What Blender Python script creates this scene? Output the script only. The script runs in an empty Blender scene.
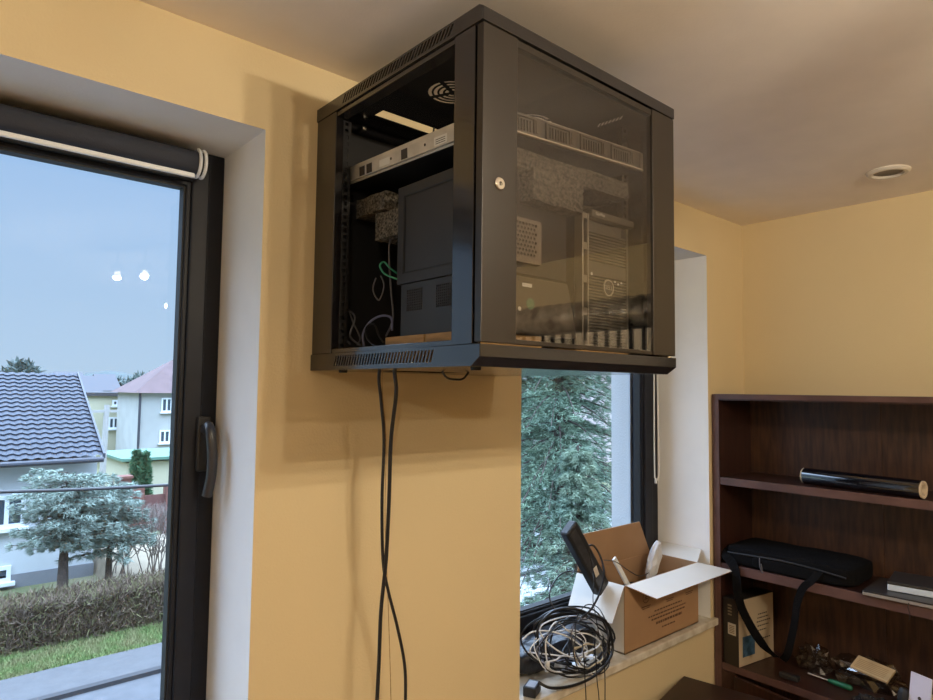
import bpy, bmesh, math, random
from math import sin, cos, pi, sqrt, radians
from mathutils import Vector, Matrix
from mathutils.geometry import interpolate_bezier
S = bpy.context.scene
COL = S.collection
random.seed(7)

# ------------------------------------------------------------------ camera, world, exposure
CZ = 1.8379                                   # eye height over the room floor
YAW, PITCH, ROLL, FPX = 0.85117, 0.060596, 0.011449, 642.108
def cam_axes():
    cy, sy, cp, sp = cos(YAW), sin(YAW), cos(PITCH), sin(PITCH)
    F = Vector((cy*cp, sy*cp, sp)); Rt = Vector((sy, -cy, 0)); U = Rt.cross(F) * 1.0
    c, s = cos(ROLL), sin(ROLL)
    return c*Rt + s*U, -s*Rt + c*U, F
RT, UP, FW = cam_axes()
cam = bpy.data.objects.new('camera', bpy.data.cameras.new('camera')); COL.objects.link(cam)
cam.matrix_world = Matrix(((RT.x, UP.x, -FW.x, 0), (RT.y, UP.y, -FW.y, 0), (RT.z, UP.z, -FW.z, CZ), (0, 0, 0, 1)))
cam.data.sensor_width = 36; cam.data.lens = 36*FPX/933; cam.data.clip_start = .02; cam.data.clip_end = 3000
S.camera = cam
def P(u, v, ax, val):
    """point of the place that the photo shows at pixel (u, v), on the plane ax = val"""
    d = RT*((u-466.5)/FPX) + UP*(-(v-350)/FPX) + FW
    t = {'x': lambda: val/d.x, 'y': lambda: val/d.y, 'z': lambda: (val-CZ)/d.z}[ax]()
    return Vector((d.x*t, d.y*t, CZ + d.z*t))

S.view_settings.view_transform = 'Standard'; S.view_settings.look = 'None'
S.view_settings.gamma = 1; S.view_settings.use_curve_mapping = False
S.view_settings.exposure = 0.0
S.cycles.max_bounces = 8; S.cycles.diffuse_bounces = 4; S.cycles.glossy_bounces = 4
S.cycles.transparent_max_bounces = 24; S.cycles.caustics_reflective = False; S.cycles.caustics_refractive = False
S.cycles.sample_clamp_indirect = 6

W = bpy.data.worlds.new('overcast_sky'); S.world = W; W.use_nodes = True
nt = W.node_tree; nt.nodes.clear()
out = nt.nodes.new('ShaderNodeOutputWorld'); bg = nt.nodes.new('ShaderNodeBackground')
tc = nt.nodes.new('ShaderNodeTexCoord'); sx = nt.nodes.new('ShaderNodeSeparateXYZ'); rp = nt.nodes.new('ShaderNodeValToRGB')
nt.links.new(tc.outputs['Generated'], sx.inputs[0]); nt.links.new(sx.outputs['Z'], rp.inputs[0])
nt.links.new(rp.outputs[0], bg.inputs[0]); nt.links.new(bg.outputs[0], out.inputs[0])
rp.color_ramp.elements[0].position = 0.0; rp.color_ramp.elements[0].color = (.50, .68, .87, 1)
rp.color_ramp.elements[1].position = .30; rp.color_ramp.elements[1].color = (.38, .58, .87, 1)
e_ = rp.color_ramp.elements.new(.75); e_.color = (6.6, 8.7, 11.8, 1)
bg.inputs[1].default_value = 1.0

def lamp(name, loc, watts, col=(.93, .81, .62), r=.018):
    l = bpy.data.lights.new(name, 'POINT'); l.energy = watts; l.color = col; l.shadow_soft_size = r
    o = bpy.data.objects.new(name, l); COL.objects.link(o); o.location = loc; return o
BULBS = [(.86, -.66, 2.43), (.96, -.51, 2.43), (1.06, -.36, 2.43)]
BULBS2 = [(1.43, -1.70, 2.42)]
BULBS3 = [(-1.25, -1.5, 2.42), (-1.35, -1.65, 2.42)]
for b in BULBS: lamp('ceiling_bulb_light', b, 46)
for b in BULBS2: lamp('ceiling_bulb_light', b, 46)
for b in BULBS3: lamp('ceiling_bulb_light', b, 40)

# ------------------------------------------------------------------ materials
MATS = {}
def mat(name, col, rough=.5, metal=0, spec=.5, noise=0, nscale=8, bump=0, bscale=40, stretch=(1, 1, 1), col2=None, coat=0, emis=None):
    if name in MATS: return MATS[name]
    m = bpy.data.materials.new(name); m.use_nodes = True; MATS[name] = m
    n = m.node_tree; b = n.nodes['Principled BSDF']
    b.inputs['Base Color'].default_value = (*col, 1); b.inputs['Roughness'].default_value = rough
    b.inputs['Metallic'].default_value = metal; b.inputs['Specular IOR Level'].default_value = spec
    b.inputs['Coat Weight'].default_value = coat
    t = n.nodes.new('ShaderNodeTexCoord'); mp = n.nodes.new('ShaderNodeMapping'); n.links.new(t.outputs['Object'], mp.inputs[0])
    mp.inputs['Scale'].default_value = stretch
    tx = n.nodes.new('ShaderNodeTexNoise'); tx.inputs['Scale'].default_value = nscale; tx.inputs['Detail'].default_value = 5
    n.links.new(mp.outputs[0], tx.inputs['Vector'])
    c2 = col2 or tuple(max(0, c*(1-(noise or .04))) for c in col)
    r = n.nodes.new('ShaderNodeValToRGB'); r.color_ramp.elements[0].position = .35; r.color_ramp.elements[1].position = .65
    r.color_ramp.elements[0].color = (*c2, 1); r.color_ramp.elements[1].color = (*col, 1)
    n.links.new(tx.outputs['Fac'], r.inputs[0]); n.links.new(r.outputs[0], b.inputs['Base Color'])
    if bump:
        t2 = n.nodes.new('ShaderNodeTexNoise'); t2.inputs['Scale'].default_value = bscale; t2.inputs['Detail'].default_value = 4
        n.links.new(mp.outputs[0], t2.inputs['Vector'])
        bp = n.nodes.new('ShaderNodeBump'); bp.inputs['Strength'].default_value = bump; bp.inputs['Distance'].default_value = .01
        n.links.new(t2.outputs['Fac'], bp.inputs['Height']); n.links.new(bp.outputs[0], b.inputs['Normal'])
    if emis: b.inputs['Emission Color'].default_value = (*emis[0], 1); b.inputs['Emission Strength'].default_value = emis[1]
    return m
def glass(name, tint=(1, 1, 1), ior=1.5, rough=0.0):
    m = bpy.data.materials.new(name); m.use_nodes = True; n = m.node_tree; n.nodes.clear(); MATS[name] = m
    o = n.nodes.new('ShaderNodeOutputMaterial'); mx = n.nodes.new('ShaderNodeMixShader'); tr = n.nodes.new('ShaderNodeBsdfTransparent')
    g = n.nodes.new('ShaderNodeBsdfGlossy')
    lw = n.nodes.new('ShaderNodeLayerWeight'); lw.inputs[0].default_value = .5; r0 = ((ior-1)/(ior+1))**2   # Schlick's curve, the same from both faces
    pw = n.nodes.new('ShaderNodeMath'); pw.operation = 'POWER'; pw.inputs[1].default_value = 5; n.links.new(lw.outputs['Facing'], pw.inputs[0])
    f = n.nodes.new('ShaderNodeMath'); f.operation = 'MULTIPLY_ADD'; f.inputs[1].default_value = 1-r0; f.inputs[2].default_value = r0; n.links.new(pw.outputs[0], f.inputs[0])
    tr.inputs[0].default_value = (*tint, 1); g.inputs['Roughness'].default_value = rough
    n.links.new(f.outputs[0], mx.inputs[0]); n.links.new(tr.outputs[0], mx.inputs[1]); n.links.new(g.outputs[0], mx.inputs[2])
    n.links.new(mx.outputs[0], o.inputs[0]); return m

M_yellow = mat('yellow_wall_paint', (.70, .565, .34), .75, noise=.03, nscale=3, bump=.12, bscale=180)
M_white = mat('white_reveal_paint', (.88, .87, .86), .7, bump=.06, bscale=150)
M_ceil = mat('ceiling_paint', (.92, .83, .74), .8, bump=.06, bscale=150)
M_floor = mat('floor_laminate', (.50, .39, .29), .4, noise=.4, nscale=3, stretch=(1, 12, 1))
M_frame = mat('anthracite_pvc', (.010, .011, .017), .45, spec=.3, noise=.2, nscale=30)
M_gasket = mat('black_rubber', (.006, .006, .007), .6)
M_pane = glass('window_glass', (.97, .985, 1.0), 1.35)
M_doorglass = glass('smoked_door_glass', (.84, .82, .80), 2.0)
M_black = mat('black_powder_coat', (.008, .007, .009), .5, spec=.12, coat=1.0, bump=.06, bscale=900, noise=.15, nscale=60)
M_black.node_tree.nodes['Principled BSDF'].inputs['Coat IOR'].default_value = 1.66; M_black.node_tree.nodes['Principled BSDF'].inputs['Coat Roughness'].default_value = .15
M_black2 = mat('black_inner_steel', (.012, .012, .014), .5)
M_matte = mat('matte_black_plastic', (.018, .018, .02), .55, noise=.2, nscale=50)
M_case = mat('dark_grey_case', (.022, .022, .026), .5, bump=.05, bscale=600)
M_silver = mat('zinc_steel', (.66, .62, .55), .42, metal=.25, noise=.18, nscale=14)
M_nickel = mat('nickel_lock', (.7, .66, .58), .25, metal=1)
M_label = mat('white_label', (.75, .74, .7), .6)
M_ink = mat('dark_ink', (.04, .03, .025), .7)
M_foam = mat('grey_foam', (.19, .17, .14), .95, bump=.6, bscale=200, col2=(.015, .014, .012), nscale=190)
M_cable = mat('black_cable', (.010, .010, .012), .35)
M_cableg = mat('grey_cable', (.10, .10, .12), .4)
M_green = mat('green_cable', (.03, .25, .15), .4)
M_cwhite = mat('white_cable', (.80, .82, .86), .45)
M_pine = mat('raw_pine', (.45, .27, .10), .65, noise=.35, nscale=18, stretch=(1, 1, 8))
M_wood = mat('mahogany_veneer', (.045, .017, .012), .33, col2=(.022, .009, .007), nscale=9, stretch=(6, 6, .5))
M_woodb = mat('back_panel_veneer', (.070, .030, .015), .45, col2=(.030, .013, .008), nscale=14, stretch=(5, 5, .6))
M_edge = mat('worn_edge_banding', (.12, .062, .055), .4, noise=.3, nscale=12)
M_table = mat('dark_table_veneer', (.035, .014, .012), .4, noise=.35, nscale=6, stretch=(1, 8, 1))
M_card = mat('corrugated_cardboard', (.38, .225, .12), .85, noise=.12, nscale=6)
M_cardw = mat('white_card_face', (.70, .66, .60), .8, noise=.06, nscale=5)
M_marble = mat('cream_marble', (.74, .69, .60), .25, col2=(.56, .49, .38), nscale=22)
M_plastic = mat('clear_grey_film', (.62, .58, .50), .16, bump=1.0, bscale=28, col2=(.03, .03, .028), nscale=18, coat=1, metal=.5)
M_bag = mat('black_nylon', (.005, .005, .006), .9, spec=.12, bump=.4, bscale=300)
M_cream = mat('cream_print', (.48, .38, .26), .6)
M_blue = mat('blue_print', (.06, .14, .24), .5, col2=(.02, .05, .09), nscale=40)

# ------------------------------------------------------------------ geometry helpers
class B:
    """collects shapes, becomes ONE mesh object"""
    def __init__(s): s.v = []; s.f = []; s.mi = []
    def add(s, vs, fs, mi=0):
        k = len(s.v); s.v += [tuple(v) for v in vs]; s.f += [tuple(i+k for i in f) for f in fs]; s.mi += [mi]*len(fs); return s
    def box(s, a, b, M=None, mi=0):
        x0, y0, z0 = a; x1, y1, z1 = b
        vs = [Vector(p) for p in ((x0,y0,z0),(x1,y0,z0),(x1,y1,z0),(x0,y1,z0),(x0,y0,z1),(x1,y0,z1),(x1,y1,z1),(x0,y1,z1))]
        if M: vs = [M @ v for v in vs]
        return s.add(vs, [(0,3,2,1),(4,5,6,7),(0,1,5,4),(1,2,6,5),(2,3,7,6),(3,0,4,7)], mi)
    def hexa(s, pts, mi=0):
        return s.add(pts, [(0,3,2,1),(4,5,6,7),(0,1,5,4),(1,2,6,5),(2,3,7,6),(3,0,4,7)], mi)
    def prism(s, poly, vec, mi=0):
        n = len(poly); v = Vector(vec); a = [Vector(p) for p in poly]
        return s.add(a + [p+v for p in a], [tuple(range(n))[::-1], tuple(range(n, 2*n))] + [(i, (i+1) % n, n+(i+1) % n, n+i) for i in range(n)], mi)
    def cyl(s, p0, p1, r0, r1=None, n=20, caps=True, mi=0):
        p0, p1 = Vector(p0), Vector(p1); r1 = r0 if r1 is None else r1
        d = (p1-p0).normalized(); a = d.orthogonal().normalized(); b = d.cross(a)
        vs = [p0 + (a*cos(2*pi*i/n) + b*sin(2*pi*i/n))*r0 for i in range(n)] + [p1 + (a*cos(2*pi*i/n) + b*sin(2*pi*i/n))*r1 for i in range(n)]
        fs = [(i, (i+1) % n, n+(i+1) % n, n+i) for i in range(n)]
        if caps: fs += [tuple(range(n))[::-1], tuple(range(n, 2*n))]
        return s.add(vs, fs, mi)
    def lathe(s, p0, axis, prof, n=24, mi=0):
        p0 = Vector(p0); d = Vector(axis).normalized(); a = d.orthogonal().normalized(); b = d.cross(a)
        vs = []; fs = []
        for h, r in prof:
            vs += [p0 + d*h + (a*cos(2*pi*i/n) + b*sin(2*pi*i/n))*max(r, 1e-4) for i in range(n)]
        for k in range(len(prof)-1):
            fs += [(k*n+i, k*n+(i+1) % n, (k+1)*n+(i+1) % n, (k+1)*n+i) for i in range(n)]
        return s.add(vs, fs, mi)
    def tube(s, pts, r, n=8, sub=6, mi=0, smooth=True):
        pts = [Vector(p) for p in pts]
        if smooth and len(pts) > 2: pts = spline(pts, sub)
        T = [(pts[min(i+1, len(pts)-1)]-pts[max(i-1, 0)]).normalized() for i in range(len(pts))]
        a = T[0].orthogonal().normalized(); vs = []; fs = []
        for i, p in enumerate(pts):
            a = (a - T[i]*a.dot(T[i])); a = a.normalized() if a.length > 1e-6 else T[i].orthogonal().normalized()
            b = T[i].cross(a)
            vs += [p + (a*cos(2*pi*k/n) + b*sin(2*pi*k/n))*r for k in range(n)]
        for i in range(len(pts)-1):
            fs += [(i*n+k, i*n+(k+1) % n, (i+1)*n+(k+1) % n, (i+1)*n+k) for k in range(n)]
        fs += [tuple(range(n))[::-1], tuple(range((len(pts)-1)*n, len(pts)*n))]
        return s.add(vs, fs, mi)
    def ribbon(s, pts, w, side, t=.002, sub=6, mi=0):
        pts = spline([Vector(p) for p in pts], sub); side = Vector(side).normalized(); vs = []; fs = []
        for i, p in enumerate(pts):
            T = (pts[min(i+1, len(pts)-1)]-pts[max(i-1, 0)]).normalized()
            a = (side - T*side.dot(T)).normalized(); b = T.cross(a)
            vs += [p+a*w/2+b*t, p-a*w/2+b*t, p-a*w/2-b*t, p+a*w/2-b*t]
        for i in range(len(pts)-1):
            fs += [(i*4+k, i*4+(k+1) % 4, (i+1)*4+(k+1) % 4, (i+1)*4+k) for k in range(4)]
        fs += [(3, 2, 1, 0), tuple(range((len(pts)-1)*4, len(pts)*4))]
        return s.add(vs, fs, mi)
    def plate(s, outer, holes, fn, t, mi=0):
        """flat plate with real holes; outer/holes are 2D loops, fn maps (u,v,w) to the place"""
        bm = bmesh.new(); es = []
        for lp in [outer] + holes:
            vv = [bm.verts.new((p[0], p[1], 0)) for p in lp]
            es += [bm.edges.new((vv[i], vv[(i+1) % len(vv)])) for i in range(len(vv))]
        bmesh.ops.triangle_fill(bm, edges=es, use_beauty=True, use_dissolve=False)
        g = bmesh.ops.extrude_face_region(bm, geom=bm.faces[:])
        for v in g['geom']:
            if isinstance(v, bmesh.types.BMVert): v.co.z = t
        bmesh.ops.recalc_face_normals(bm, faces=bm.faces[:])
        bm.verts.index_update()
        s.add([fn(*v.co) for v in bm.verts], [tuple(v.index for v in f.verts) for f in bm.faces], mi); bm.free(); return s
def spline(p, sub):
    o = []
    for i in range(len(p)-1):
        a = p[max(i-1, 0)]; b = p[i]; c = p[i+1]; d = p[min(i+2, len(p)-1)]
        for k in range(sub):
            t = k/sub
            o.append(.5*((2*b)+(c-a)*t+(2*a-5*b+4*c-d)*t*t+(-a+3*b-3*c+d)*t**3))
    return o + [p[-1]]
ORG = {}
def obj(name, b, m, parent=None, bevel=0, smooth=False, local=False, loc=None):
    me = bpy.data.meshes.new(name)
    if parent is not None: o0 = Vector((0, 0, 0)) if local else ORG[parent.name]
    elif loc is not None: o0 = Vector(loc)
    else:
        xs = [v[0] for v in b.v]; ys = [v[1] for v in b.v]; zs = [v[2] for v in b.v]
        o0 = Vector(((min(xs)+max(xs))/2, (min(ys)+max(ys))/2, min(zs)))
    me.from_pydata([Vector(v)-o0 for v in b.v], [], b.f)
    bm = bmesh.new(); bm.from_mesh(me)
    if len(bm.faces) < 9000: bmesh.ops.recalc_face_normals(bm, faces=bm.faces[:])
    bm.to_mesh(me); bm.free()
    for mm in (m if isinstance(m, (list, tuple)) else [m]): me.materials.append(mm)
    for p, i in zip(me.polygons, b.mi):
        p.material_index = i; p.use_smooth = smooth
    if smooth:
        try: me.set_sharp_from_angle(angle=radians(38))
        except Exception: pass
    o = bpy.data.objects.new(name, me); COL.objects.link(o)
    if parent is not None: o.parent = parent; ORG[o.name] = Vector((0,0,0)) if local else ORG[parent.name]
    else: o.location = o0; ORG[o.name] = o0
    if bevel:
        bv = o.modifiers.new('bevel', 'BEVEL'); bv.width = bevel; bv.segments = 2; bv.limit_method = 'ANGLE'; bv.angle_limit = radians(50)
    return o
def thing(name, label, cat, loc=(0, 0, 0), rot=(0, 0, 0), group=None):
    o = bpy.data.objects.new(name, None); COL.objects.link(o); o.location = loc; o.rotation_euler = rot
    o.empty_display_size = .05
    ORG[o.name] = Vector(loc); return tag(o, label, cat, group)
def tag(o, label, cat, group=None, kind=None):
    o['label'] = label; o['category'] = cat
    if group: o['group'] = group
    if kind: o['kind'] = kind
    return o
def struct(name, b, m, parent=None, **k):
    o = obj(name, b, m, parent, **k)
    if parent is None: o['kind'] = 'structure'
    return o
def text(name, s, size, M, m, parent, ext=.0006, font_scale=1, local=False):
    """lettering as a mesh; M places the text's own XY plane in the place"""
    c = bpy.data.curves.new(name, 'FONT'); c.body = s; c.size = size; c.extrude = ext; c.align_x = 'CENTER'; c.align_y = 'CENTER'
    t = bpy.data.objects.new(name, c); COL.objects.link(t)
    dg = bpy.context.evaluated_depsgraph_get(); me = bpy.data.meshes.new_from_object(t.evaluated_get(dg))
    b = B(); b.add([M @ Vector((v.co.x*font_scale, v.co.y, v.co.z)) for v in me.vertices], [tuple(p.vertices) for p in me.polygons])
    bpy.data.objects.remove(t); bpy.data.curves.remove(c); bpy.data.meshes.remove(me)
    return obj(name, b, m, parent, local=local)
def frameM(o, ux, uy):
    ux = Vector(ux).normalized(); uy = Vector(uy).normalized(); uz = ux.cross(uy)
    return Matrix(((ux.x, uy.x, uz.x, o[0]), (ux.y, uy.y, uz.y, o[1]), (ux.z, uy.z, uz.z, o[2]), (0, 0, 0, 1)))
def rect(x0, y0, x1, y1): return [(x0, y0), (x1, y0), (x1, y1), (x0, y1)]
def circ(x, y, r, n=24, a0=0): return [(x+r*cos(a0+2*pi*i/n), y+r*sin(a0+2*pi*i/n)) for i in range(n)]

# ------------------------------------------------------------------ the room
WY, WX, H = 1.3594, 2.8625, 2.6               # window wall plane, end wall plane, ceiling
YI, YO = 1.60, 1.80                           # frame plane, outer face of the wall
X0, Y0 = -2.2, -3.6
W1 = (-.75, .585, .8837, 2.413); W2 = (1.415, 2.54, .8837, 2.415)
b = B()
b.plate(rect(X0-.2, 0, WX+.2, H), [rect(W1[0], W1[2], W1[1], W1[3]), rect(W2[0], W2[2], W2[1], W2[3])], lambda u, v, w: (u, WY+w, v), YI+.06-WY)
for i, f in enumerate(b.f):
    ys = [b.v[k][1] for k in f]
    if max(ys) > WY+1e-4: b.mi[i] = 1
struct('wall_back', b, [M_yellow, M_white])
b = B(); b.plate(rect(X0-.2, -.3, WX+.2, H+.3), [rect(W1[0]+.05, W1[2]+.07, W1[1]-.035, W1[3]-.03), rect(W2[0]+.05, W2[2]+.07, W2[1]-.10, W2[3]-.03)], lambda u, v, w: (u, YI+.075+w, v), .10)
struct('wall_outer', b, mat('exterior_render', (.46, .49, .52), .9, bump=.2, bscale=120))
struct('wall_right', B().box((WX, Y0, 0), (WX+.2, WY, H)), M_yellow)
struct('wall_left', B().box((X0-.2, Y0, 0), (X0, WY, H)), M_yellow)
struct('wall_front', B().box((X0-.2, Y0-.2, 0), (WX+.2, Y0, H)), M_yellow)
struct('floor', B().box((X0-.2, Y0-.2, -.15), (WX+.2, YI+.06, 0)), M_floor)
struct('ceiling', B().box((X0-.2, Y0-.2, H), (WX+.2, YI+.06, H+.15)), M_ceil)

def window(n, x0, x1, z0, z1, fr, sash):
    y = YI
    w = B()
    def ring(b, a, t, ya, yb, mi=0):
        X0_, X1_, Z0_, Z1_ = a
        b.plate(rect(X0_, Z0_, X1_, Z1_), [rect(X0_+t, Z0_+t, X1_-t, Z1_-t)], lambda u, v, w_: (u, ya+w_, v), yb-ya, mi)
    ring(w, (x0, x1, z0, z1), fr, y, y+.07)
    w.box((x0, y, z0-.0413), (x1, y+.07, z0))
    o = struct('window_%d' % n, w, M_frame, bevel=.003)
    s = B(); a = (x0+fr-.012, x1-fr+.012, z0+fr-.012, z1-fr+.012)
    ring(s, a, sash, y-.016, y+.045)
    obj('window_sash', s, M_frame, o, bevel=.004)
    g = B(); i = sash - .001
    a2 = (a[0]+i, a[1]-i, a[2]+i, a[3]-i); ring(g, a2, .012, y-.008, y+.03)
    obj('glazing_bead', g, M_frame, o, bevel=.003)
    k = B(); a3 = tuple(v+s_*.0125 for v, s_ in zip(a2, (1, -1, 1, -1))); ring(k, a3, .004, y-.002, y+.028)
    obj('gasket', k, M_gasket, o)
    p = B().box((a3[0]-.003, y+.020, a3[2]-.003), (a3[1]+.003, y+.024, a3[3]+.003))
    obj('window_pane', p, M_pane, o)
    return o, a
w1, a1 = window(1, W1[0], W1[1], .925, W1[3], .052, .042)
w2, a2 = window(2, W2[0], W2[1], .925, W2[3], .075, .060)
# handle on the right sash of window 1
hx = .548; hz = 1.70
h = obj('window_handle_plate', B().box((hx-.016, YI-.030, hz-.065), (hx+.016, YI-.014, hz+.065)), M_matte, w1, bevel=.005)
b = B(); b.cyl((hx, YI-.03, hz+.035), (hx, YI-.055, hz+.035), .011, .010)
b.tube([(hx, YI-.052, hz+.045), (hx, YI-.068, hz+.03), (hx+.004, YI-.074, hz-.02), (hx+.004, YI-.072, hz-.07), (hx, YI-.060, hz-.118)], .0120, n=10)
obj('window_handle', b, mat('anthracite_handle', (.03, .03, .035), .3), h, smooth=True)
# roller blind on window 1's sash head
t = thing('roller_blind', 'anthracite roller blind rolled up along the head of the left window', 'blind', ((W1[0]+W1[1])/2, YI-.03, 2.36))
bx0, bx1 = W1[0]+.03, .500
b = B(); b.lathe((bx0, YI-.046, 2.366), (1, 0, 0), [(0, .0), (0, .027), (bx1-bx0, .027), (bx1-bx0, .0)], 28); obj('blind_roll', b, mat('anthracite_blind_fabric', (.03, .034, .05), .8, bump=.2, bscale=400), t, smooth=True)
b = B(); b.box((bx0+.02, YI-.068, 2.324), (bx1-.008, YI-.058, 2.3355)); obj('bottom_bar', b, M_cwhite, t, bevel=.003)
b = B()
for k in (0, .012):
    b.tube([(bx1+.002+k, YI-.046+.029*cos(a), 2.366+.032*sin(a)) for a in [radians(x) for x in range(100, 291, 19)]], .004, n=8)
obj('end_bracket', b, M_cwhite, t, smooth=True)
b = B(); b.box((bx0, YI-.020, 2.362), (bx1, YI-.0165, 2.398)); obj('blind_rail', b, M_frame, t)
# bead chain of the second window's blind
t = thing('blind_chain', 'white bead chain loop hanging beside the right window frame', 'blind chain', (2.50, YI-.03, 1.48))
b = B()
za = 2.36; zb = 1.452; xc, yc = 2.474, YI-.035
pts = [(xc-.014, yc, za)] + [(xc-.014+.002*sin(i), yc, za-(za-zb-.03)*i/6) for i in range(1, 7)]
pts += [(xc-.010, yc, zb+.010), (xc, yc, zb), (xc+.012, yc, zb+.014), (xc+.018, yc, zb+.05)] + [(xc+.018-.003*i, yc, zb+.05+(za-zb-.05)*i/5) for i in range(1, 6)]
b.tube(pts, .0032, n=6); obj('chain', b, mat('bright_white_bead', (.85, .84, .80), .4), t, smooth=True)
obj('chain_weight', B().lathe((xc-.006, yc, zb-.012), (0, 0, 1), [(0, .0), (0, .005), (.012, .006), (.022, .004), (.022, 0)], 12), M_cwhite, t, smooth=True)
obj('chain_drive', B().cyl((xc-.018, yc, za), (xc+.018, yc, za), .026, n=20), M_cwhite, t, smooth=True)
# sills
def sill(name, x0, x1, xi0, xi1, lab):
    b = B(); b.prism([(x0, WY-.022, .925), (x1, WY-.022, .925), (x1, WY-.0005, .925), (xi1, WY-.0005, .925), (xi1, YI-.001, .925), (xi0, YI-.001, .925), (xi0, WY-.0005, .925), (x0, WY-.0005, .925)], (0, 0, -.028))
    return tag(obj(name, b, M_marble, bevel=.004), lab, 'windowsill')
# the sill lies on the wall's opening, so it is let in by its own thickness
s1 = sill('windowsill', W1[0]-.03, W1[1]+.03, W1[0]+.001, W1[1]-.001, 'cream stone windowsill below the left window')
s2 = sill('windowsill', W2[0]-.03, W2[1]+.045, W2[0]+.001, W2[1]-.001, 'speckled cream stone windowsill under the cardboard box and cable tangle')
for s_ in (s1, s2): s_.location.z = .8837
# recessed light in the ceiling
c = P(888, 171, 'z', H)
t = thing('recessed_spotlight', 'unlit round recessed spotlight in the ceiling above the bookcase', 'ceiling light', (c.x, c.y, H-.012))
b = B(); b.lathe((c.x, c.y, H-.0005), (0, 0, -1), [(0, .066), (.004, .066), (.011, .058), (.011, .048), (.004, .044), (.002, .044)], 40)
obj('trim_ring', b, mat('white_enamel', (.7, .64, .56), .35), t, smooth=True)
obj('reflector', B().lathe((c.x, c.y, H-.0005), (0, 0, -1), [(.0, .0), (.001, .030), (.004, .044)], 40), mat('dull_reflector', (.16, .13, .11), .35, metal=.5), t, smooth=True)

def spot_bar(bulbs, lab):
    c = sum((Vector(q) for q in bulbs), Vector())/len(bulbs)
    t = thing('ceiling_lamp', lab, 'ceiling lamp', (c.x, c.y, H))
    d = (Vector(bulbs[-1])-Vector(bulbs[0])); d = d.normalized() if d.length > 0 else Vector((1, 0, 0)); L = (Vector(bulbs[-1])-Vector(bulbs[0])).length/2+.08
    M = frameM((c.x, c.y, H), d, (-d.y, d.x, 0))
    obj('mounting_bar', B().box((-L, -.03, -.025), (L, .03, -.001), M), MATS['white_enamel'], t, bevel=.004)
    for q in bulbs:
        q = Vector(q)
        s = obj('spot_cup', B().lathe((q.x, q.y, H-.025), (0, 0, -1), [(0, .008), (.07, .008), (.075, .030), (.115, .042), (.113, .042), (.078, .027), (.078, .0)], 20), M_nickel, t, smooth=True)
        obj('bulb', B().lathe((q.x, q.y, q.z+.028), (0, 0, -1), [(0, .008), (.012, .016), (.018, .020), (.026, .016), (.030, 0)], 14), mat('lit_bulb', (1, .9, .7), .4, emis=((1, .84, .6), 14)), s, smooth=True)
spot_bar(BULBS, 'lit ceiling lamp with three spots behind the camera')
spot_bar(BULBS2, 'lit ceiling lamp with a single spot deeper in the room')
spot_bar(BULBS3, 'lit ceiling lamp with two spots at the far left of the room')

# ------------------------------------------------------------------ the server cabinet
XL, XR, YF, YB = .7085, 1.3085, .7757, 1.3565
ZB, ZBM, ZBT, ZTL, ZT = 1.8760, 1.8915, 1.9128, 2.4641, 2.494
rk = thing('server_cabinet', 'black wall-mounted server cabinet with a glass door and open left side', 'server cabinet', ((XL+XR)/2, YB, ZB))
def slots(y0, y1, z0, z1, n, lean):
    o = []; p = (y1-y0)/n
    for i in range(n):
        a = y0+p*i
        o.append([(a, z0), (a+p*.5, z0), (a+p*.5+lean, z1), (a+lean, z1)])
    return o
fB = .018
def side_skirt(b, x, w, ya, yb, zlo, zhi, corner, sl):
    b.plate(corner, sl, lambda u, v, w_: (x+w_*w, u, v), .0015)
# bottom tray
b = B(); CH = .022
outl = [(YB, ZB), (YF+CH, ZB), (YF, ZBM), (YF, ZBT), (YB, ZBT)]
side_skirt(b, XL, 1, 0, 0, 0, 0, outl, slots(.905, 1.255, ZB+.009, ZBT-.006, 34, -.008))
side_skirt(b, XR, -1, 0, 0, 0, 0, outl, [])
b.prism([(XL+.0016, YF, ZBT), (XL+.0016, YF, ZBM), (XL+.0016, YF+CH, ZB), (XL+.0016, YF+CH+.002, ZB+.002), (XL+.0016, YF+.002, ZBM+.001), (XL+.0016, YF+.002, ZBT)], (XR-XL-.0032, 0, 0))
b.box((XL+.0016, YB-.002, ZB), (XR-.0016, YB, ZBT))
obj('bottom_tray', b, M_black, rk, bevel=.0006)
b = B(); b.plate(rect(XL+.0016, YF+.025, XR-.0016, YB-.002), [rect(.80, 1.15, 1.0, 1.24)], lambda u, v, w_: (u, v, ZB+w_), .0015)
obj('bottom_plate', b, M_black, rk)
# top lid with its skirt, cable slot, fan grille and vents
b = B(); CT = .010
outl = [(YB, ZT), (YF-.002, ZT), (YF-.002, ZT-.004), (YF, ZT-.008), (YF, ZTL), (YB, ZTL)]
outl = [(YB, ZT), (YF+CT, ZT), (YF, ZT-.006), (YF, ZTL), (YB, ZTL)]
side_skirt(b, XL, 1, 0, 0, 0, 0, outl, slots(.865, 1.245, ZTL+.007, ZT-.005, 34, -.012))
side_skirt(b, XR, -1, 0, 0, 0, 0, outl, [])
b.prism([(XL+.0016, YF, ZTL), (XL+.0016, YF, ZT-.006), (XL+.0016, YF+CT, ZT), (XL+.0016, YF+CT+.002, ZT-.002), (XL+.0016, YF+.002, ZT-.007), (XL+.0016, YF+.002, ZTL)], (XR-XL-.0032, 0, 0))
b.box((XL+.0016, YB-.002, ZTL), (XR-.0016, YB, ZT))
obj('top_skirt', b, M_black, rk, bevel=.0006)
b = B(); cx, cy, rf = .886, 1.066, .058
hol = [rect(.822, 1.246, 1.04, 1.284)]
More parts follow.
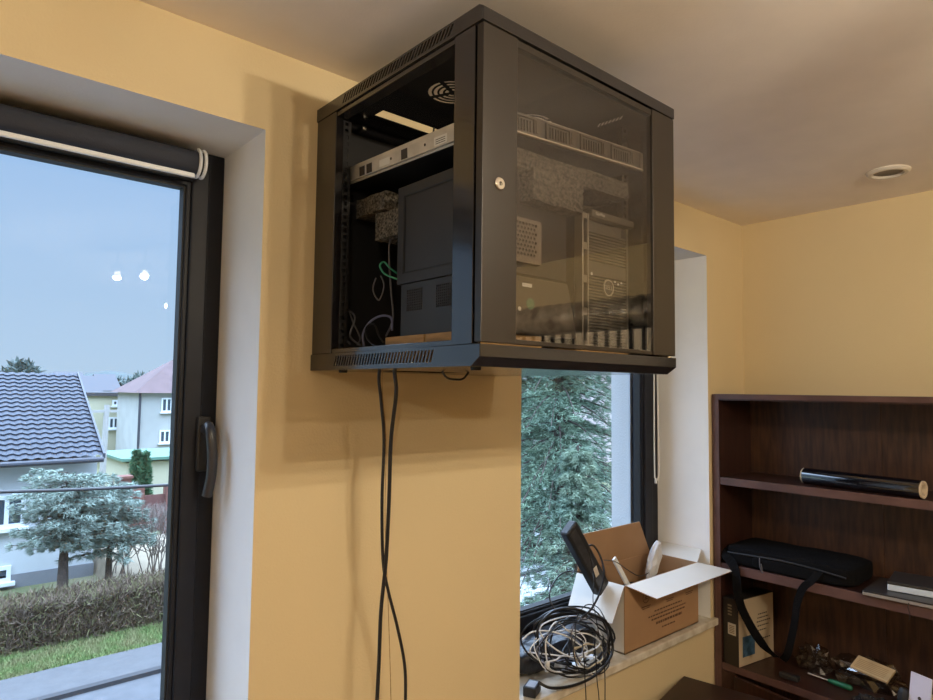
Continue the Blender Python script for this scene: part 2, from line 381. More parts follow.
for k in range(4):                                        # concentric fan grille, four spokes
    r0, r1 = .010+k*.0125, .018+k*.0125
    for q in range(4):
        a0 = q*pi/2 + .16*.03/(r0+.005) + .4; a1 = (q+1)*pi/2 - .16*.03/(r0+.005) + .4
        m_ = 6
        hol.append([(cx+r0*cos(a0+(a1-a0)*i/m_), cy+r0*sin(a0+(a1-a0)*i/m_)) for i in range(m_+1)] + [(cx+r1*cos(a1+(a0-a1)*i/m_), cy+r1*sin(a1+(a0-a1)*i/m_)) for i in range(m_+1)])
        hol.append([(x+.245, y+.0) for x, y in hol[-1]])
qa, qb = Vector((1.272, .962, 0)), Vector((1.276, .900, 0))
for i in range(7):
    q = qa.lerp(qb, i/6); w_ = abs(qb.y-qa.y)/6*.55; hol.append([(q.x, q.y), (q.x, q.y+w_), (q.x-.016, q.y+w_-.020), (q.x-.016, q.y-.020)])
b.plate(rect(XL+.0016, YF+.011, XR-.0016, YB-.002), hol, lambda u, v, w_: (u, v, ZT-.0020+w_), .0015)
obj('top_plate', b, M_black, rk)
# frame: corner posts and rails of the open left side, panels right and back
b = B()
b.box((XL+.002, .797, ZBT), (XL+.022, .852, ZTL)); obj('corner_post', b, M_black, rk, bevel=.0015)
b = B(); b.box((XL+.002, 1.268, ZBT), (XL+.022, YB-.001, ZTL)); obj('corner_post', b, M_black, rk, bevel=.0015)
b = B(); b.box((XR-.022, .797, ZBT), (XR-.004, .852, ZTL)); obj('corner_post', b, M_black, rk, bevel=.0015)
b = B(); b.box((XL+.004, .852, ZBT), (XL+.03, 1.268, ZBT+.010)); obj('side_rail', b, M_black, rk, bevel=.001)
b = B(); b.box((XL+.004, .852, ZTL-.012), (XL+.03, 1.268, ZTL)); obj('side_rail', b, M_black, rk, bevel=.001)
obj('side_panel', B().box((XR-.0035, .797, ZBT), (XR-.001, YB-.001, ZTL)), M_black, rk)
obj('back_panel', B().box((XL+.022, YB-.004, ZBT), (XR-.0036, YB-.002, ZTL)), M_black2, rk)
def rack_rail(x, y, sgn):
    b = B(); hs = []
    n = 34; z0 = ZBT+.012; z1 = ZTL-.012; p = (z1-z0)/n
    for i in range(n): hs.append(rect(.006, z0+p*i+.004, .015, z0+p*i+.013))
    b.plate(rect(0, z0, .022, z1), hs, lambda u, v, w_: (x+sgn*u, y+w_, v), .002)
    b.plate(rect(0, z0, .030, z1), [rect(.010, q[0][1], .019, q[2][1]) for q in hs], lambda u, v, w_: (x, y+u, v) if w_ == 0 else (x-sgn*.002, y+u, v), .002)
    obj('rack_rail', b, M_black2, rk)
rack_rail(XL+.055, .865, 1); rack_rail(XR-.055, .865, -1); rack_rail(XL+.024, 1.275, 1); rack_rail(XR-.055, 1.255, -1)
# small screw heads inside
b = B(); q = P(365, 130, 'x', XL+.10); q = P(364, 128.5, 'y', 1.335); b.lathe(q, (0, -1, 0), [(0, .0), (0, .007), (.004, .006), (.005, 0)], 14)
obj('mounting_screw', b, M_nickel, rk, smooth=True)
for (x_, y_) in ((XL+.03, 1.26), (XL+.05, .84)):
    obj('rubber_foot', B().cyl((x_, y_, ZB-.005), (x_, y_, ZB+.0005), .009, .010, 16), M_gasket, rk)
# door
dr = obj('door', B().box((.7105, YF, ZBT+.0035), (.7935, YF+.016, ZTL-.003)).box((1.2185, YF, ZBT+.0035), (XR-.003, YF+.016, ZTL-.003)).box((.7935, YF+.003, ZTL-.017), (1.2185, YF+.016, ZTL-.003)).box((.7935, YF+.003, ZBT+.0035), (1.2185, YF+.016, ZBT+.012)), mat('door_powder_coat', (.022, .017, .013), .30, bump=.12, bscale=900), rk, bevel=.001)
obj('door_glass', B().box((.7900, YF+.0035, ZBT+.006), (1.222, YF+.0075, ZTL-.005)), M_doorglass, dr)
lk = P(499, 184, 'y', YF)
b = B(); b.lathe((lk.x, YF, lk.z), (0, -1, 0), [(0, .0112), (.003, .0112), (.0045, .0095), (.0045, .004), (.0030, .0035), (.0030, 0)], 28)
k = obj('lock', b, M_nickel, dr, smooth=True)
obj('keyhole', B().box((lk.x-.0008, YF-.0038, lk.z-.003), (lk.x+.0008, YF-.0028, lk.z+.003)), M_ink, k)
for z_ in (ZBT+.0005, ZTL-.002):
    obj('hinge_pin', B().cyl((1.292, YF+.008, z_-.001), (1.292, YF+.008, z_+.0045), .005, n=12), M_nickel, dr)

# rack server, hanging a little askew
sv = thing('rack_server', 'thin silver rack server slung at the top of the cabinet', 'server', (.779, .81, 2.306))
sv.rotation_euler = (radians(1.7), radians(-3.4), 0)
Ws, Ds, Hs = .445, .53, .040
obj('chassis', B().box((0, .006, 0), (Ws, Ds, Hs-.001)), M_silver, sv, bevel=.0008, local=True)
obj('underside_shade', B().box((.002, .006, -.0012), (Ws-.002, Ds, -.0002)), M_black2, sv, local=True)  # dark sheet that paints the shade under the silver chassis
obj('lid', B().box((-.001, .012, Hs-.001), (Ws+.001, Ds, Hs)).box((-.0018, .012, Hs-.010), (-.0008, Ds*.9, Hs)), M_silver, sv, local=True)
b = B(); b.box((-.0065, .03, .004), (-.001, .515, Hs-.010)); rl = obj('slide_rail', b, mat('dull_steel', (.62, .58, .52), .45, metal=.2, noise=.2, nscale=30), sv, bevel=.0006, local=True)
obj('label', B().box((-.0070, .33, .009), (-.0066, .37, .024)), M_label, rl, local=True)
obj('label', B().box((-.0070, .135, .007), (-.0066, .175, .024)), M_label, rl, local=True)
b = B()
for y_ in (.205, .325): obj('rail_hole', B().cyl((-.0066, y_, .018), (-.0072, y_, .018), .003, n=12), M_ink, rl, local=True)
for y_ in (.265, .40, .43): obj('rail_slot', B().box((-.0072, y_, .006), (-.0066, y_+.022, .027)), M_ink, rl, local=True)
for k in range(3): b.box((-.0073, .14, .010+.004*k), (-.0070, .17, .0112+.004*k))
obj('label_print', b, M_ink, rl, local=True)

obj('front_lip_highlight', B().box((0, -.007, -.001), (Ws, .0, .0015), None), mat('edge_highlight', (.75, .68, .56), .4), sv, local=True)  # pale colour paints the highlight along the bottom front edge
obj('lid_edge_highlight', B().box((.12, .0, Hs-.0005), (Ws, .004, Hs+.0008)), MATS['edge_highlight'], sv, local=True)  # added pale strip, a painted highlight on the lid's front edge
fp = B(); hs = []
for k in range(4):
    xa = .022 + k*.104
    for j in range(7): hs.append(rect(xa+.008*j+.012, .008, xa+.008*j+.0165, .030))
fp.plate(rect(0, 0, Ws, Hs), hs, lambda u, v, w_: (u, w_, v), .005)
obj('front_panel', fp, mat('server_front_grey', (.10, .09, .075), .45, metal=.3), sv, local=True)
for k in range(4):
    b = B(); xa = .022 + k*.104; b.plate(rect(xa, .004, xa+.088, .036), [rect(xa+.004, .0065, xa+.070, .0335)], lambda u, v, w_: (u, -.004+w_, v), .004)
    b.box((xa+.073, -.006, .008), (xa+.083, -.004, .032))
    obj('drive_bay', b, mat('bay_frame', (.15, .13, .105), .4, metal=.4), sv, local=True)
for x_ in (-.0115, Ws+.0005):
    obj('rack_ear', B().box((x_, 0, 0), (x_+.011, .003, Hs)), M_silver, sv, local=True)

# foam packing under the server
def foam(lo, hi, lab, rot=0):
    b = B(); n = 7
    x0, y0, z0 = lo; x1, y1, z1 = hi
    bm = bmesh.new(); bmesh.ops.create_cube(bm, size=1)
    bmesh.ops.subdivide_edges(bm, edges=bm.edges[:], cuts=7, use_grid_fill=True)
    c = Vector(((x0+x1)/2, (y0+y1)/2, (z0+z1)/2)); R_ = Matrix.Rotation(rot, 3, 'Y')
    rnd = random.Random(hash(lab) % 9973 if False else len(lab))
    vs = []
    for v in bm.verts:
        p = Vector((v.co.x*(x1-x0), v.co.y*(y1-y0), v.co.z*(z1-z0)))
        p += Vector((rnd.uniform(-1, 1), rnd.uniform(-1, 1), rnd.uniform(-1, 1)))*.0016
        vs.append(c + R_ @ p)
    bm.verts.index_update(); b.add(vs, [tuple(v.index for v in f.verts) for f in bm.faces]); bm.free()
    return tag(obj('foam_block', b, M_foam, smooth=False), lab, 'foam')
foam((.825, .83, 2.262), (1.205, .865, 2.298), 'long dark grey foam strip directly under the rack server', -.03)
foam((.885, .822, 2.200), (1.035, .858, 2.264), 'square grey foam block hanging below the long foam strip behind the glass')
foam((1.12, .88, 2.275), (1.235, .94, 2.312), 'short grey foam piece at the right above the slotted tower')
foam((.80, 1.20, 2.243), (.90, 1.32, 2.285), 'grey foam block at the back left of the cabinet')
foam((.80, 1.145, 2.175), (.86, 1.235, 2.235), 'small grey foam lump beside the black desktop case')

# computers
pc = thing('desktop_computer', 'black desktop computer case with a recessed side panel on top of another', 'computer', (.90, 1.0, 2.060))
b = B(); b.plate(rect(.868, 2.060, 1.135, 2.272), [rect(.893, 2.082, 1.113, 2.250)], lambda u, v, w_: (.792+w_, u, v), .003)
b.box((.795, .868, 2.060), (1.03, 1.135, 2.272)); obj('case_body', b, M_case, pc, bevel=.0015)
b = B(); b.plate(rect(.893, 2.082, 1.113, 2.250), [rect(.896, 2.085, 1.110, 2.247)], lambda u, v, w_: (.7935+w_, u, v), .001); obj('panel_seam', b, M_gasket, pc)
obj('case_front', B().box((.797, .860, 2.062), (1.028, .868, 2.268)), M_case, pc, bevel=.002)
b = B(); hs = [circ(.842+.009*i+(.0045 if j % 2 else 0), 2.098+.0085*j, .0031, 6) for i in range(9) for j in range(8)]
b.plate(rect(.832, 2.086, .932, 2.168), hs, lambda u, v, w_: (u, .846+w_, v), .0015)
b.box((.932, .846, 2.082), (.935, .860, 2.168)); b.box((.832, .846, 2.082), (.935, .860, 2.086))
obj('perforated_bracket', b, mat('pale_perforated_metal', (.23, .20, .165), .5), pc)
pc['label'] = 'black desktop computer with a recessed side panel and pale perforated bracket, in the cabinet'
lc = thing('desktop_computer', 'wide dark computer case with vents lying on the wooden battens', 'computer', (.92, 1.0, 1.937))
b = B(); hs = []
for gx in (.944, 1.043):
    for i in range(9):
        for j in range(9): hs.append(rect(gx+.0062*i, 2.000+.0052*j, gx+.0062*i+.0032, 2.000+.0052*j+.0030))
b.plate(rect(.868, 1.945, 1.118, 2.058), hs, lambda u, v, w_: (.792+w_, u, v), .002)
b.box((.7945, .868, 1.945), (1.03, 1.118, 2.058)); obj('case_body', b, M_case, lc, bevel=.001)
b = B(); fz = [(.797, .850, 1.945), (1.052, .850, 1.945), (1.020, .850, 2.056), (.797, .850, 2.056)]
b.prism(fz, (0, .018, 0)); obj('case_front', b, mat('front_grey', (.085, .075, .062), .38), lc, bevel=.003)
obj('label', B().box((.885, .8492, 2.036), (.912, .8499, 2.043)), M_label, lc)
obj('round_sticker', B().cyl((.908, .8499, 2.004), (.908, .8490, 2.004), .011, n=20), mat('green_sticker', (.08, .20, .12), .5), lc)
obj('power_button', B().cyl((.878, .8499, 1.992), (.878, .8488, 1.992), .004, n=14), M_label, lc)
dl = thing('tower_computer', 'slim upright tower computer with a slotted grille front and round emblem', 'computer', (1.14, 1.0, 1.926))
DX0, DX1, DY, DZ0, DZ1 = 1.062, 1.222, .845, 1.926, 2.215
obj('case_body', B().box((DX0, DY+.022, DZ0), (DX1-.003, DY+.36, DZ1)), M_case, dl, bevel=.002)
b = B(); b.box((DX0+.022, DY+.012, DZ0), (DX1, DY+.022, DZ1-.008))
for i in range(38):
    z_ = DZ0+.006+i*.0066
    if 23.0 <= i < 28: continue
    b.box((DX0+.022, DY, z_), (DX1-.006, DY+.012, z_+.0036))
b.box((DX0+.022, DY, DZ0+.006+23*.0066), (DX1-.006, DY+.012, DZ0+.006+28*.0066-.003))
b.box((DX1-.006, DY-.002, DZ0), (DX1, DY+.012, DZ1-.012))
obj('front_grille', b, mat('bezel_grey', (.13, .12, .10), .4), dl)
b = B(); b.box((DX0, DY, DZ0), (DX0+.004, DY+.022, DZ1)); b.box((DX0+.018, DY, DZ0), (DX0+.022, DY+.022, DZ1)); 
for z_ in (DZ0, DZ0+.07, DZ0+.14, DZ0+.21, DZ1-.012): b.box((DX0+.004, DY+.002, z_), (DX0+.018, DY+.022, z_+.016 if z_ < DZ1-.02 else DZ1))
obj('bezel_edge', b, mat('silver_bezel', (.34, .31, .26), .35, metal=.4), dl, bevel=.0008)
obj('top_cover', B().box((DX0+.022, DY-.008, DZ1-.008), (DX1+.018, DY+.05, DZ1+.008)), mat('cover_grey', (.12, .11, .09), .4), dl, bevel=.002)
ec = P(608, 288, 'y', DY)
eb = B(); eb.lathe((ec.x, DY-.001, ec.z), (0, -1, 0), [(-.001, .0185), (.0015, .0185), (.0015, .0155), (-.0005, .0155)], 36)
em = obj('round_emblem', eb, mat('emblem_silver', (.62, .58, .5), .3, metal=.4), dl, smooth=True)
obj('emblem_disc', B().cyl((ec.x, DY+.0005, ec.z), (ec.x, DY-.0008, ec.z), .0155, n=32), mat('emblem_grey', (.10, .095, .085), .4), em)
text('emblem_lettering', 'DELL', .0135, frameM((ec.x, DY-.0012, ec.z), (1, 0, 0), (0, 0, 1)), MATS['emblem_silver'], em)
obj('power_button', B().cyl((DX0+.030, DY, 2.086), (DX0+.030, DY-.0012, 2.086), .0035, n=12), M_label, dl)
for k in range(3): obj('port', B().box((DX1-.05+.012*k, DY-.0006, 2.076-.004*(k % 2)), (DX1-.044+.012*k, DY+.0005, 2.080-.004*(k % 2))), M_label, dl)
text('top_lettering', 'OptiPlex', .009, frameM((DX0+.050, DY-.0085, DZ1+.0005), (1, 0, 0), (0, 0, 1)), M_label, dl)
# battens the cases lie on (they rest on the cabinet's bottom plate)
for (y0_, y1_, lb) in ((.862, .992, 'light pine board end at the front of the open cabinet side'), (.997, 1.130, 'darker pine board end behind the light one in the cabinet')):
    tag(obj('wooden_board', B().box((.762, y0_, ZB+.0016), (.955, y1_, 1.9442)), M_pine, bevel=.001), lb, 'wooden board')
tag(obj('wooden_board', B().box((1.04, .845, ZB+.0016), (1.225, 1.20, 1.9255)), M_pine, bevel=.001), 'pine board under the upright tower computer', 'wooden board')

# loose cables in the cabinet
def cable(name, px, r, m, lab, ax='y', cat='cable', group=None, extra=None):
    b = B(); b.tube([P(u, v, a_, d_) for u, v, a_, d_ in px], r, n=8, sub=8)
    return tag(obj(name, b, m, smooth=True), lab, cat, group)
def cx_(lst, x): return [(u, v, 'x', x+dx) for u, v, dx in lst]
cable('loose_cable', cx_([(392, 236, .03), (389, 250, .02), (391, 290, .01), (393, 318, .02), (386, 336, .03)], .79), .0022, M_cableg, 'thin grey cable dropping beside the black desktop case')
cable('loose_cable', cx_([(397, 279, .02), (385, 274, 0), (380, 266, -.01), (384, 262, 0), (390, 268, .01), (398, 274, .03)], .77), .0022, M_green, 'green looped cable at the edge of the desktop case')
cable('loose_cable', cx_([(350, 344, .0), (342, 334, 0), (341, 320, .01), (348, 311, .02), (355, 318, .02), (350, 336, .01), (360, 345, .01)], .77), .0024, M_cableg, 'grey cable curled at the left bottom of the cabinet')
cable('loose_cable', cx_([(364, 346, .0), (363, 334, 0), (370, 322, .01), (381, 316, .02), (391, 318, .02), (392, 330, .01)], .77), .0026, mat('blue_grey_cable', (.12, .13, .22), .4), 'bluish cable arching over the cabinet floor')
cable('loose_cable', cx_([(348, 308, .0), (353, 322, 0), (360, 338, .01), (357, 345, .02)], .79), .002, M_cableg, 'thin grey cable crossing the curled one in the cabinet')
cable('loose_cable', cx_([(376, 278, .0), (373, 290, 0), (379, 300, .01), (384, 286, .02), (381, 276, .02)], .80), .0018, M_cableg, 'small hanging cable loop in the middle of the cabinet')
cable('loose_cable', cx_([(377, 347, .0), (368, 340, 0), (366, 328, .01), (374, 324, .02), (379, 336, .01), (384, 343, .0)], .76), .002, M_cable, 'black cable curled on the cabinet floor')
cable('loose_cable', cx_([(430, 152, .0), (429, 146, .0), (432, 139, .01), (434, 128, .03)], .81), .002, M_cable, 'short black cable rising from the rack server to the cabinet top')
# cables hanging from the cabinet
cable('hanging_cable', [(383, 352, 'y', 1.19), (379, 376, 'y', 1.20), (381, 400, 'y', 1.22), (384, 440, 'y', 1.235), (382, 500, 'y', 1.24), (383, 560, 'y', 1.25), (388, 590, 'y', 1.25), (398, 630, 'y', 1.25), (405, 670, 'y', 1.25), (405, 720, 'y', 1.25), (404, 800, 'y', 1.25)], .0038, M_cable, 'black cable hanging on the left, crossing to the right lower down')
cable('hanging_cable', [(392, 352, 'y', 1.17), (395, 376, 'y', 1.18), (396, 395, 'y', 1.20), (391, 440, 'y', 1.22), (389, 500, 'y', 1.235), (386, 560, 'y', 1.242), (381, 610, 'y', 1.25), (379, 660, 'y', 1.25), (376, 720, 'y', 1.25), (372, 800, 'y', 1.25)], .0045, M_cable, 'thicker black cable hanging under the cabinet, crossing to the left lower down')
cable('hanging_cable', [(384, 352, 'y', 1.20), (382, 385, 'y', 1.22), (386, 440, 'y', 1.27), (385, 520, 'y', 1.27), (388, 600, 'y', 1.27), (391, 700, 'y', 1.27), (392, 800, 'y', 1.27)], .0009, M_pine, 'very thin brown wire between the two hanging black cables')
cable('loose_cable', [(440, 366, 'y', 1.10), (446, 377, 'y', 1.10), (455, 379.5, 'y', 1.10), (464, 378, 'y', 1.10), (472, 366, 'y', 1.10)], .0025, M_cable, 'short black cable loop poking out beneath the cabinet')

# ------------------------------------------------------------------ bookcase
BX, BY = 2.5625, 1.354
bc = thing('bookcase', 'dark mahogany bookcase standing in the corner by the right window', 'bookcase', ((BX+WX)/2, .1, 0))
YE = -1.35; T = .028; TOPZ = 1.829
z3, z2, z1 = .740, 1.138, 1.486
obj('side_panel', B().box((BX+.002, BY-T, 0), (WX-.012, BY, TOPZ-.001)), M_wood, bc)
obj('side_panel', B().box((BX+.002, YE, 0), (WX-.012, YE+T, TOPZ-.001)), M_wood, bc)
obj('top_board', B().box((BX+.002, YE+T, TOPZ-.026), (WX-.012, BY-T, TOPZ)), M_wood, bc)
obj('middle_panel', B().box((BX+.004, .02, 0), (WX-.016, .04, TOPZ-.026)), M_wood, bc)
for z_, t_ in ((z1, .030), (z2, .036), (z3, .028), (.36, .028), (.08, .028)):
    for ya, yb in ((.04, BY-T), (YE+T, .02)):
        s = obj('shelf', B().box((BX+.006, ya, z_-t_), (WX-.016, yb, z_)), M_wood, bc)
        obj('edge_band', B().box((BX+.004, ya, z_-t_), (BX+.006, yb, z_)), M_edge, s)
b = B().box((BX, BY-T, 0), (BX+.002, BY-.009, TOPZ)).box((BX-.001, BY-.0095, 0), (BX+.004, BY, TOPZ-.002))
b.box((BX, YE, TOPZ-.020), (BX+.002, BY-T, TOPZ)).box((BX, YE, 0), (BX+.002, YE+T, TOPZ-.02))
obj('front_trim', b, M_edge, bc)
obj('back_panel', B().box((WX-.012, .825, 0), (WX-.004, BY-.002, TOPZ-.002)), M_woodb, bc)
obj('back_panel', B().box((WX-.012, YE, 0), (WX-.004, .821, TOPZ-.002)), M_woodb, bc)
obj('back_strip', B().box((WX-.0155, .818, .76), (WX-.012, .834, TOPZ-.03)), M_woodb, bc)
# door under the third shelf, ajar
hp = Vector((BX-.004, 1.262, 0)); e1 = P(790, 698, 'z', .712); dv = (Vector((e1.x, e1.y, 0))-hp).normalized()
M = frameM((hp.x, hp.y, .09), dv, (0, 0, 1))
d_ = obj('lower_door', B().box((0, 0, 0), (.40, .618, .016), M), M_wood, bc, bevel=.0015)
obj('door_stile', B().box((BX-.001, 1.264, .09), (BX+.002, BY-T, z3-.029)), M_wood, bc)

# ---- things on the bookcase
# rolled film tube
A_ = P(804, 478, 'x', 2.60); Z_ = P(930, 490, 'x', 2.575)
r_ = .031; a = Vector((2.66, A_.y, z1+r_)); zz = Vector((2.60, P(926, 488, 'x', 2.60).y, z1+r_))
a = Vector((2.655, P(804, 476, 'x', 2.655).y, z1+r_)); zz = Vector((2.598, P(924, 488, 'x', 2.598).y, z1+r_))
t = thing('film_roll', 'glossy black rolled film tube with cream ends on the top shelf', 'tube', a)
d = (zz-a).normalized(); L = (zz-a).length
obj('tube_wrap', B().lathe(a, d, [(.006, .026), (.006, r_), (L-.004, r_), (L-.004, .026)], 40), mat('glossy_black_film', (.006, .006, .010), .07, spec=1, coat=1), t, smooth=True)
obj('tube_core', B().lathe(a, d, [(.0, .020), (0, .0295), (L, .0295), (L, .020), (L-.03, .019)], 32), mat('cream_core', (.62, .50, .36), .7), t, smooth=True)

def soft_box(b, lo, hi, n=10, pw=4, noise=.0, seed=1, top=None):
    rnd = random.Random(seed); bm = bmesh.new(); bmesh.ops.create_cube(bm, size=2); bmesh.ops.subdivide_edges(bm, edges=bm.edges[:], cuts=n, use_grid_fill=True)
    c = (Vector(lo)+Vector(hi))/2; h = (Vector(hi)-Vector(lo))/2; vs = []
    for v in bm.verts:
        q = v.co; k = (abs(q.x)**pw+abs(q.y)**pw+abs(q.z)**pw)**(1/pw); p = q/k
        s = 1+noise*(sin(7*q.x+seed)*cos(5*q.y+2*seed)+.6*sin(11*q.y-3*q.x))
        w = Vector((p.x*h.x, p.y*h.y, p.z*h.z*s)); w = c+w
        if top: w = top(w)
        vs.append(w)
    bm.verts.index_update(); b.add(vs, [tuple(v.index for v in f.verts) for f in bm.faces]); bm.free(); return b
bl = P(869, 575, 'x', 2.74)
bag = thing('laptop_bag', 'black nylon laptop bag lying on the middle shelf, strap hanging down', 'bag', (2.69, 1.05, z2))
obj('bag_body', soft_box(B(), (2.572, bl.y, z2), (2.82, 1.318, z2+.075), pw=9, noise=.05), M_bag, bag, smooth=True)
obj('front_pocket', soft_box(B(), (2.565, bl.y+.10, z2+.004), (2.60, 1.20, z2+.050), pw=6, noise=.06, seed=4), M_bag, bag, smooth=True)
b = B(); b.tube([(2.566, bl.y+.02, z2+.040), (2.567, bl.y+.15, z2+.052), (2.567, 1.10, z2+.055), (2.575, 1.30, z2+.045)], .0035, n=6)
obj('zipper', b, mat('zip_black', (.012, .012, .014), .6), bag, smooth=True)
b = B(); b.ribbon([(2.60, 1.306, z2+.05), (2.575, 1.310, z2+.035), (2.550, P(735, 576, 'x', 2.55).y, z2-.01)] + [P(u, v, 'x', 2.548) for u, v in ((739, 600), (750, 625), (764, 646))] + [P(776, 657, 'x', 2.575)], .036, (0, 1, .15), .0016)
obj('shoulder_strap', b, M_bag, bag)
b = B(); b.ribbon([P(783, 660, 'x', 2.59), P(788, 652, 'x', 2.565)] + [P(u, v, 'x', 2.55) for u, v in ((794, 625), (797, 604), (803, 588))] + [(2.552, P(812, 577, 'x', 2.55).y, z2+.012), (2.575, P(820, 572, 'x', 2.57).y, z2+.05)], .026, (0, 1, .1), .0016)
obj('shoulder_strap', b, M_bag, bag)
b = B(); b.box((2.60, 1.045, z3+.001), (2.63, 1.115, z3+.020)); obj('strap_buckle', b, M_matte, bag, bevel=.004)
b = B(); b.tube([(2.563, 1.165, z2+.05), (2.555, 1.160, z2+.02), (2.556, 1.150, z2-.004), (2.560, 1.158, z2+.03)], .002, n=6); obj('zip_pull', b, M_cableg, bag, smooth=True)

# product box standing on the third shelf
bb = thing('product_box', 'upright box with a dark spine and cream side, on the third shelf', 'box', (BX+.004, 1.288, z3), (0, 0, radians(-9)))
Wb, Db, Hb = .070, .235, .262
obj('carton', B().box((0, -Wb/2, 0), (Db, Wb/2, Hb)), mat('dark_carton', (.018, .013, .010), .45), bb, bevel=.0015, local=True)
fc = obj('cream_face', B().box((.002, -Wb/2-.0012, .002), (Db-.001, -Wb/2, Hb-.002)), M_cream, bb, local=True)
obj('picture', B().box((.025, -Wb/2-.0018, .035), (.105, -Wb/2-.0012, .115)), M_blue, fc, local=True)
b = B(); rnd = random.Random(3)
for k, (z_, x0_, x1_) in enumerate(((.185, .13, .19), (.170, .125, .20), (.155, .12, .215), (.138, .125, .20), (.120, .13, .185), (.085, .13, .21), (.062, .15, .18))):
    x = x0_
    while x < x1_:
        w = rnd.uniform(.006, .014); b.box((x, -Wb/2-.0016, z_), (min(x+w, x1_), -Wb/2-.0012, z_+.0045)); x += w+.003
obj('print_lines', b, M_ink, fc, local=True)
lb = obj('spine_label', B().box((-.0008, -.024, .120), (0, .012, .165)), mat('cream_label', (.55, .50, .42), .6), bb, local=True)
b = B()
for k in range(5): b.box((-.0012, -.018, .127+.0065*k), (-.0008, .006, .1300+.0065*k))
obj('label_print', b, mat('label_ink', (.20, .13, .05), .6), lb, local=True)
b = B()
for k in range(4): b.box((-.0006, -.006, .195+.012*k), (0, .012, .2015+.012*k))
obj('spine_print', b, mat('spine_gold', (.20, .16, .10), .5), bb, local=True)

# laptops / slabs on the middle shelf, at the right
def slab(name, p, dims, rotz, m1, m2, lab, z):
    t = thing(name, lab, 'laptop' if name == 'laptop' else 'folder', (p[0], p[1], z), (0, 0, rotz))
    L_, D_, h_ = dims
    obj('base', B().box((0, -L_, 0), (D_, 0, h_*.68)), m1, t, bevel=.002, local=True)
    obj('lid', B().box((0, -L_, h_*.70), (D_, 0, h_)), m2, t, bevel=.002, local=True); return t
c = P(863, 594, 'x', 2.555)
slab('laptop', (2.548, c.y), (.36, .235, .016), radians(3), mat('laptop_silver', (.45, .45, .46), .3, metal=.6), mat('laptop_dark_lid', (.035, .033, .035), .35), 'closed dark laptop with a silver edge on the middle shelf', z2+.0005)
c = P(886, 583, 'x', 2.60)
slab('laptop', (2.612, c.y), (.34, .175, .030), radians(8), mat('pale_blue_case', (.62, .70, .80), .3), mat('laptop_dark_lid', (.03, .03, .035), .3), 'pale blue edged laptop lying on the dark laptop', z2+.018)
b = B(); b.tube([P(909, 603, 'x', 2.546), P(908, 608, 'x', 2.540), P(910, 615, 'x', 2.548), P(909, 620, 'x', 2.554)], .0014, n=6)
tag(obj('wire_clip', b, M_cable, smooth=True), 'short thin wire hanging over the middle shelf edge below the laptops', 'wire')

# small things on the third shelf
def crumple(name, c, s, n, m, lab, seed, cat='plastic bag'):
    rnd = random.Random(seed); bm = bmesh.new(); bmesh.ops.create_icosphere(bm, subdivisions=3, radius=1)
    vs = []
    for v in bm.verts:
        k = 1+rnd.uniform(-.28, .28); q = v.co*k
        vs.append(Vector((c[0]+q.x*s[0], c[1]+q.y*s[1], max(c[2]+q.z*s[2], z3+.001))))
    bm.verts.index_update(); b = B().add(vs, [tuple(v.index for v in f.verts) for f in bm.faces]); bm.free()
    return tag(obj(name, b, m), lab, cat)
M_bagclear = glass('clear_polybag', (.80, .77, .72), 2.1, .10)
c = P(816, 652, 'x', 2.68); crumple('plastic_bag', (2.775, P(814, 652, 'x', 2.775).y, z3+.04), (.045, .058, .055), 3, M_bagclear, 'crumpled clear plastic bag beside the strap on the third shelf', 5)
c = P(868, 645, 'x', 2.72); crumple('plastic_bag', (2.775, P(868, 648, 'x', 2.775).y, z3+.04), (.045, .11, .065), 3, M_bagclear, 'larger crumpled clear plastic bag behind the tan packet', 6)
c = P(852, 690, 'x', 2.58); crumple('plastic_bag', (2.60, P(875, 690, 'x', 2.60).y, z3+.02), (.03, .06, .022), 3, mat('dark_polybag', (.02, .018, .018), .2), 'dark crumpled bag in front of the tan packet', 8)
pk = P(872, 668, 'x', 2.66)
t = thing('seed_packet', 'tan printed paper packet lying on the clear bags on the third shelf', 'packet', (2.70, pk.y+.01, z3+.095), (radians(6), radians(-22), radians(-8)))
obj('sleeve', B().box((-.035, -.062, 0), (.035, .062, .010)), mat('tan_paper', (.55, .40, .22), .7, noise=.15, nscale=20), t, bevel=.002, local=True)
b = B()
for k in range(6): b.box((-.026+.0085*k, -.048, .010), (-.0235+.0085*k, .052, .0103))
obj('print_lines', b, mat('tan_ink', (.35, .22, .10), .7), t, local=True)
s0 = P(808, 674, 'x', 2.585); s1_ = P(852, 681, 'x', 2.575)
s0 = Vector((2.70, P(808, 674, 'x', 2.70).y, z3+.011)); s1_ = Vector((2.685, P(852, 681, 'x', 2.685).y, z3+.012)); d = (s1_-s0); L = d.length
t = thing('screwdriver', 'small screwdriver with a green handle on the third shelf', 'screwdriver', s0)
b = B(); b.lathe(s0, d, [(L*.48, .0), (L*.48, .006), (L*.55, .009), (L*.66, .0105), (L*.72, .0085), (L*.80, .0105), (L*.96, .010), (L, .006), (L, 0)], 10); obj('handle', b, mat('green_grip', (.015, .13, .07), .35), t, smooth=True)
b = B(); b.lathe(s0, d, [(0, .0), (0, .003), (L*.06, .003), (L*.08, .0022), (L*.48, .0022)], 10); obj('shaft', b, M_silver, t, smooth=True)
c = P(915, 680, 'x', 2.575)
t = thing('blister_pack', 'white printed package standing on the third shelf at the right', 'package', (2.585, c.y, z3+.001), (0, radians(10), radians(-20)))
obj('card', B().box((0, -.035, 0), (.004, .035, .160)), mat('pale_violet_card', (.68, .66, .80), .5), t, bevel=.001, local=True)
b = B()
for k in range(3): b.box((-.0006, -.02+.013*k, .02), (0, -.013+.013*k, .05+.01*(k % 2)))
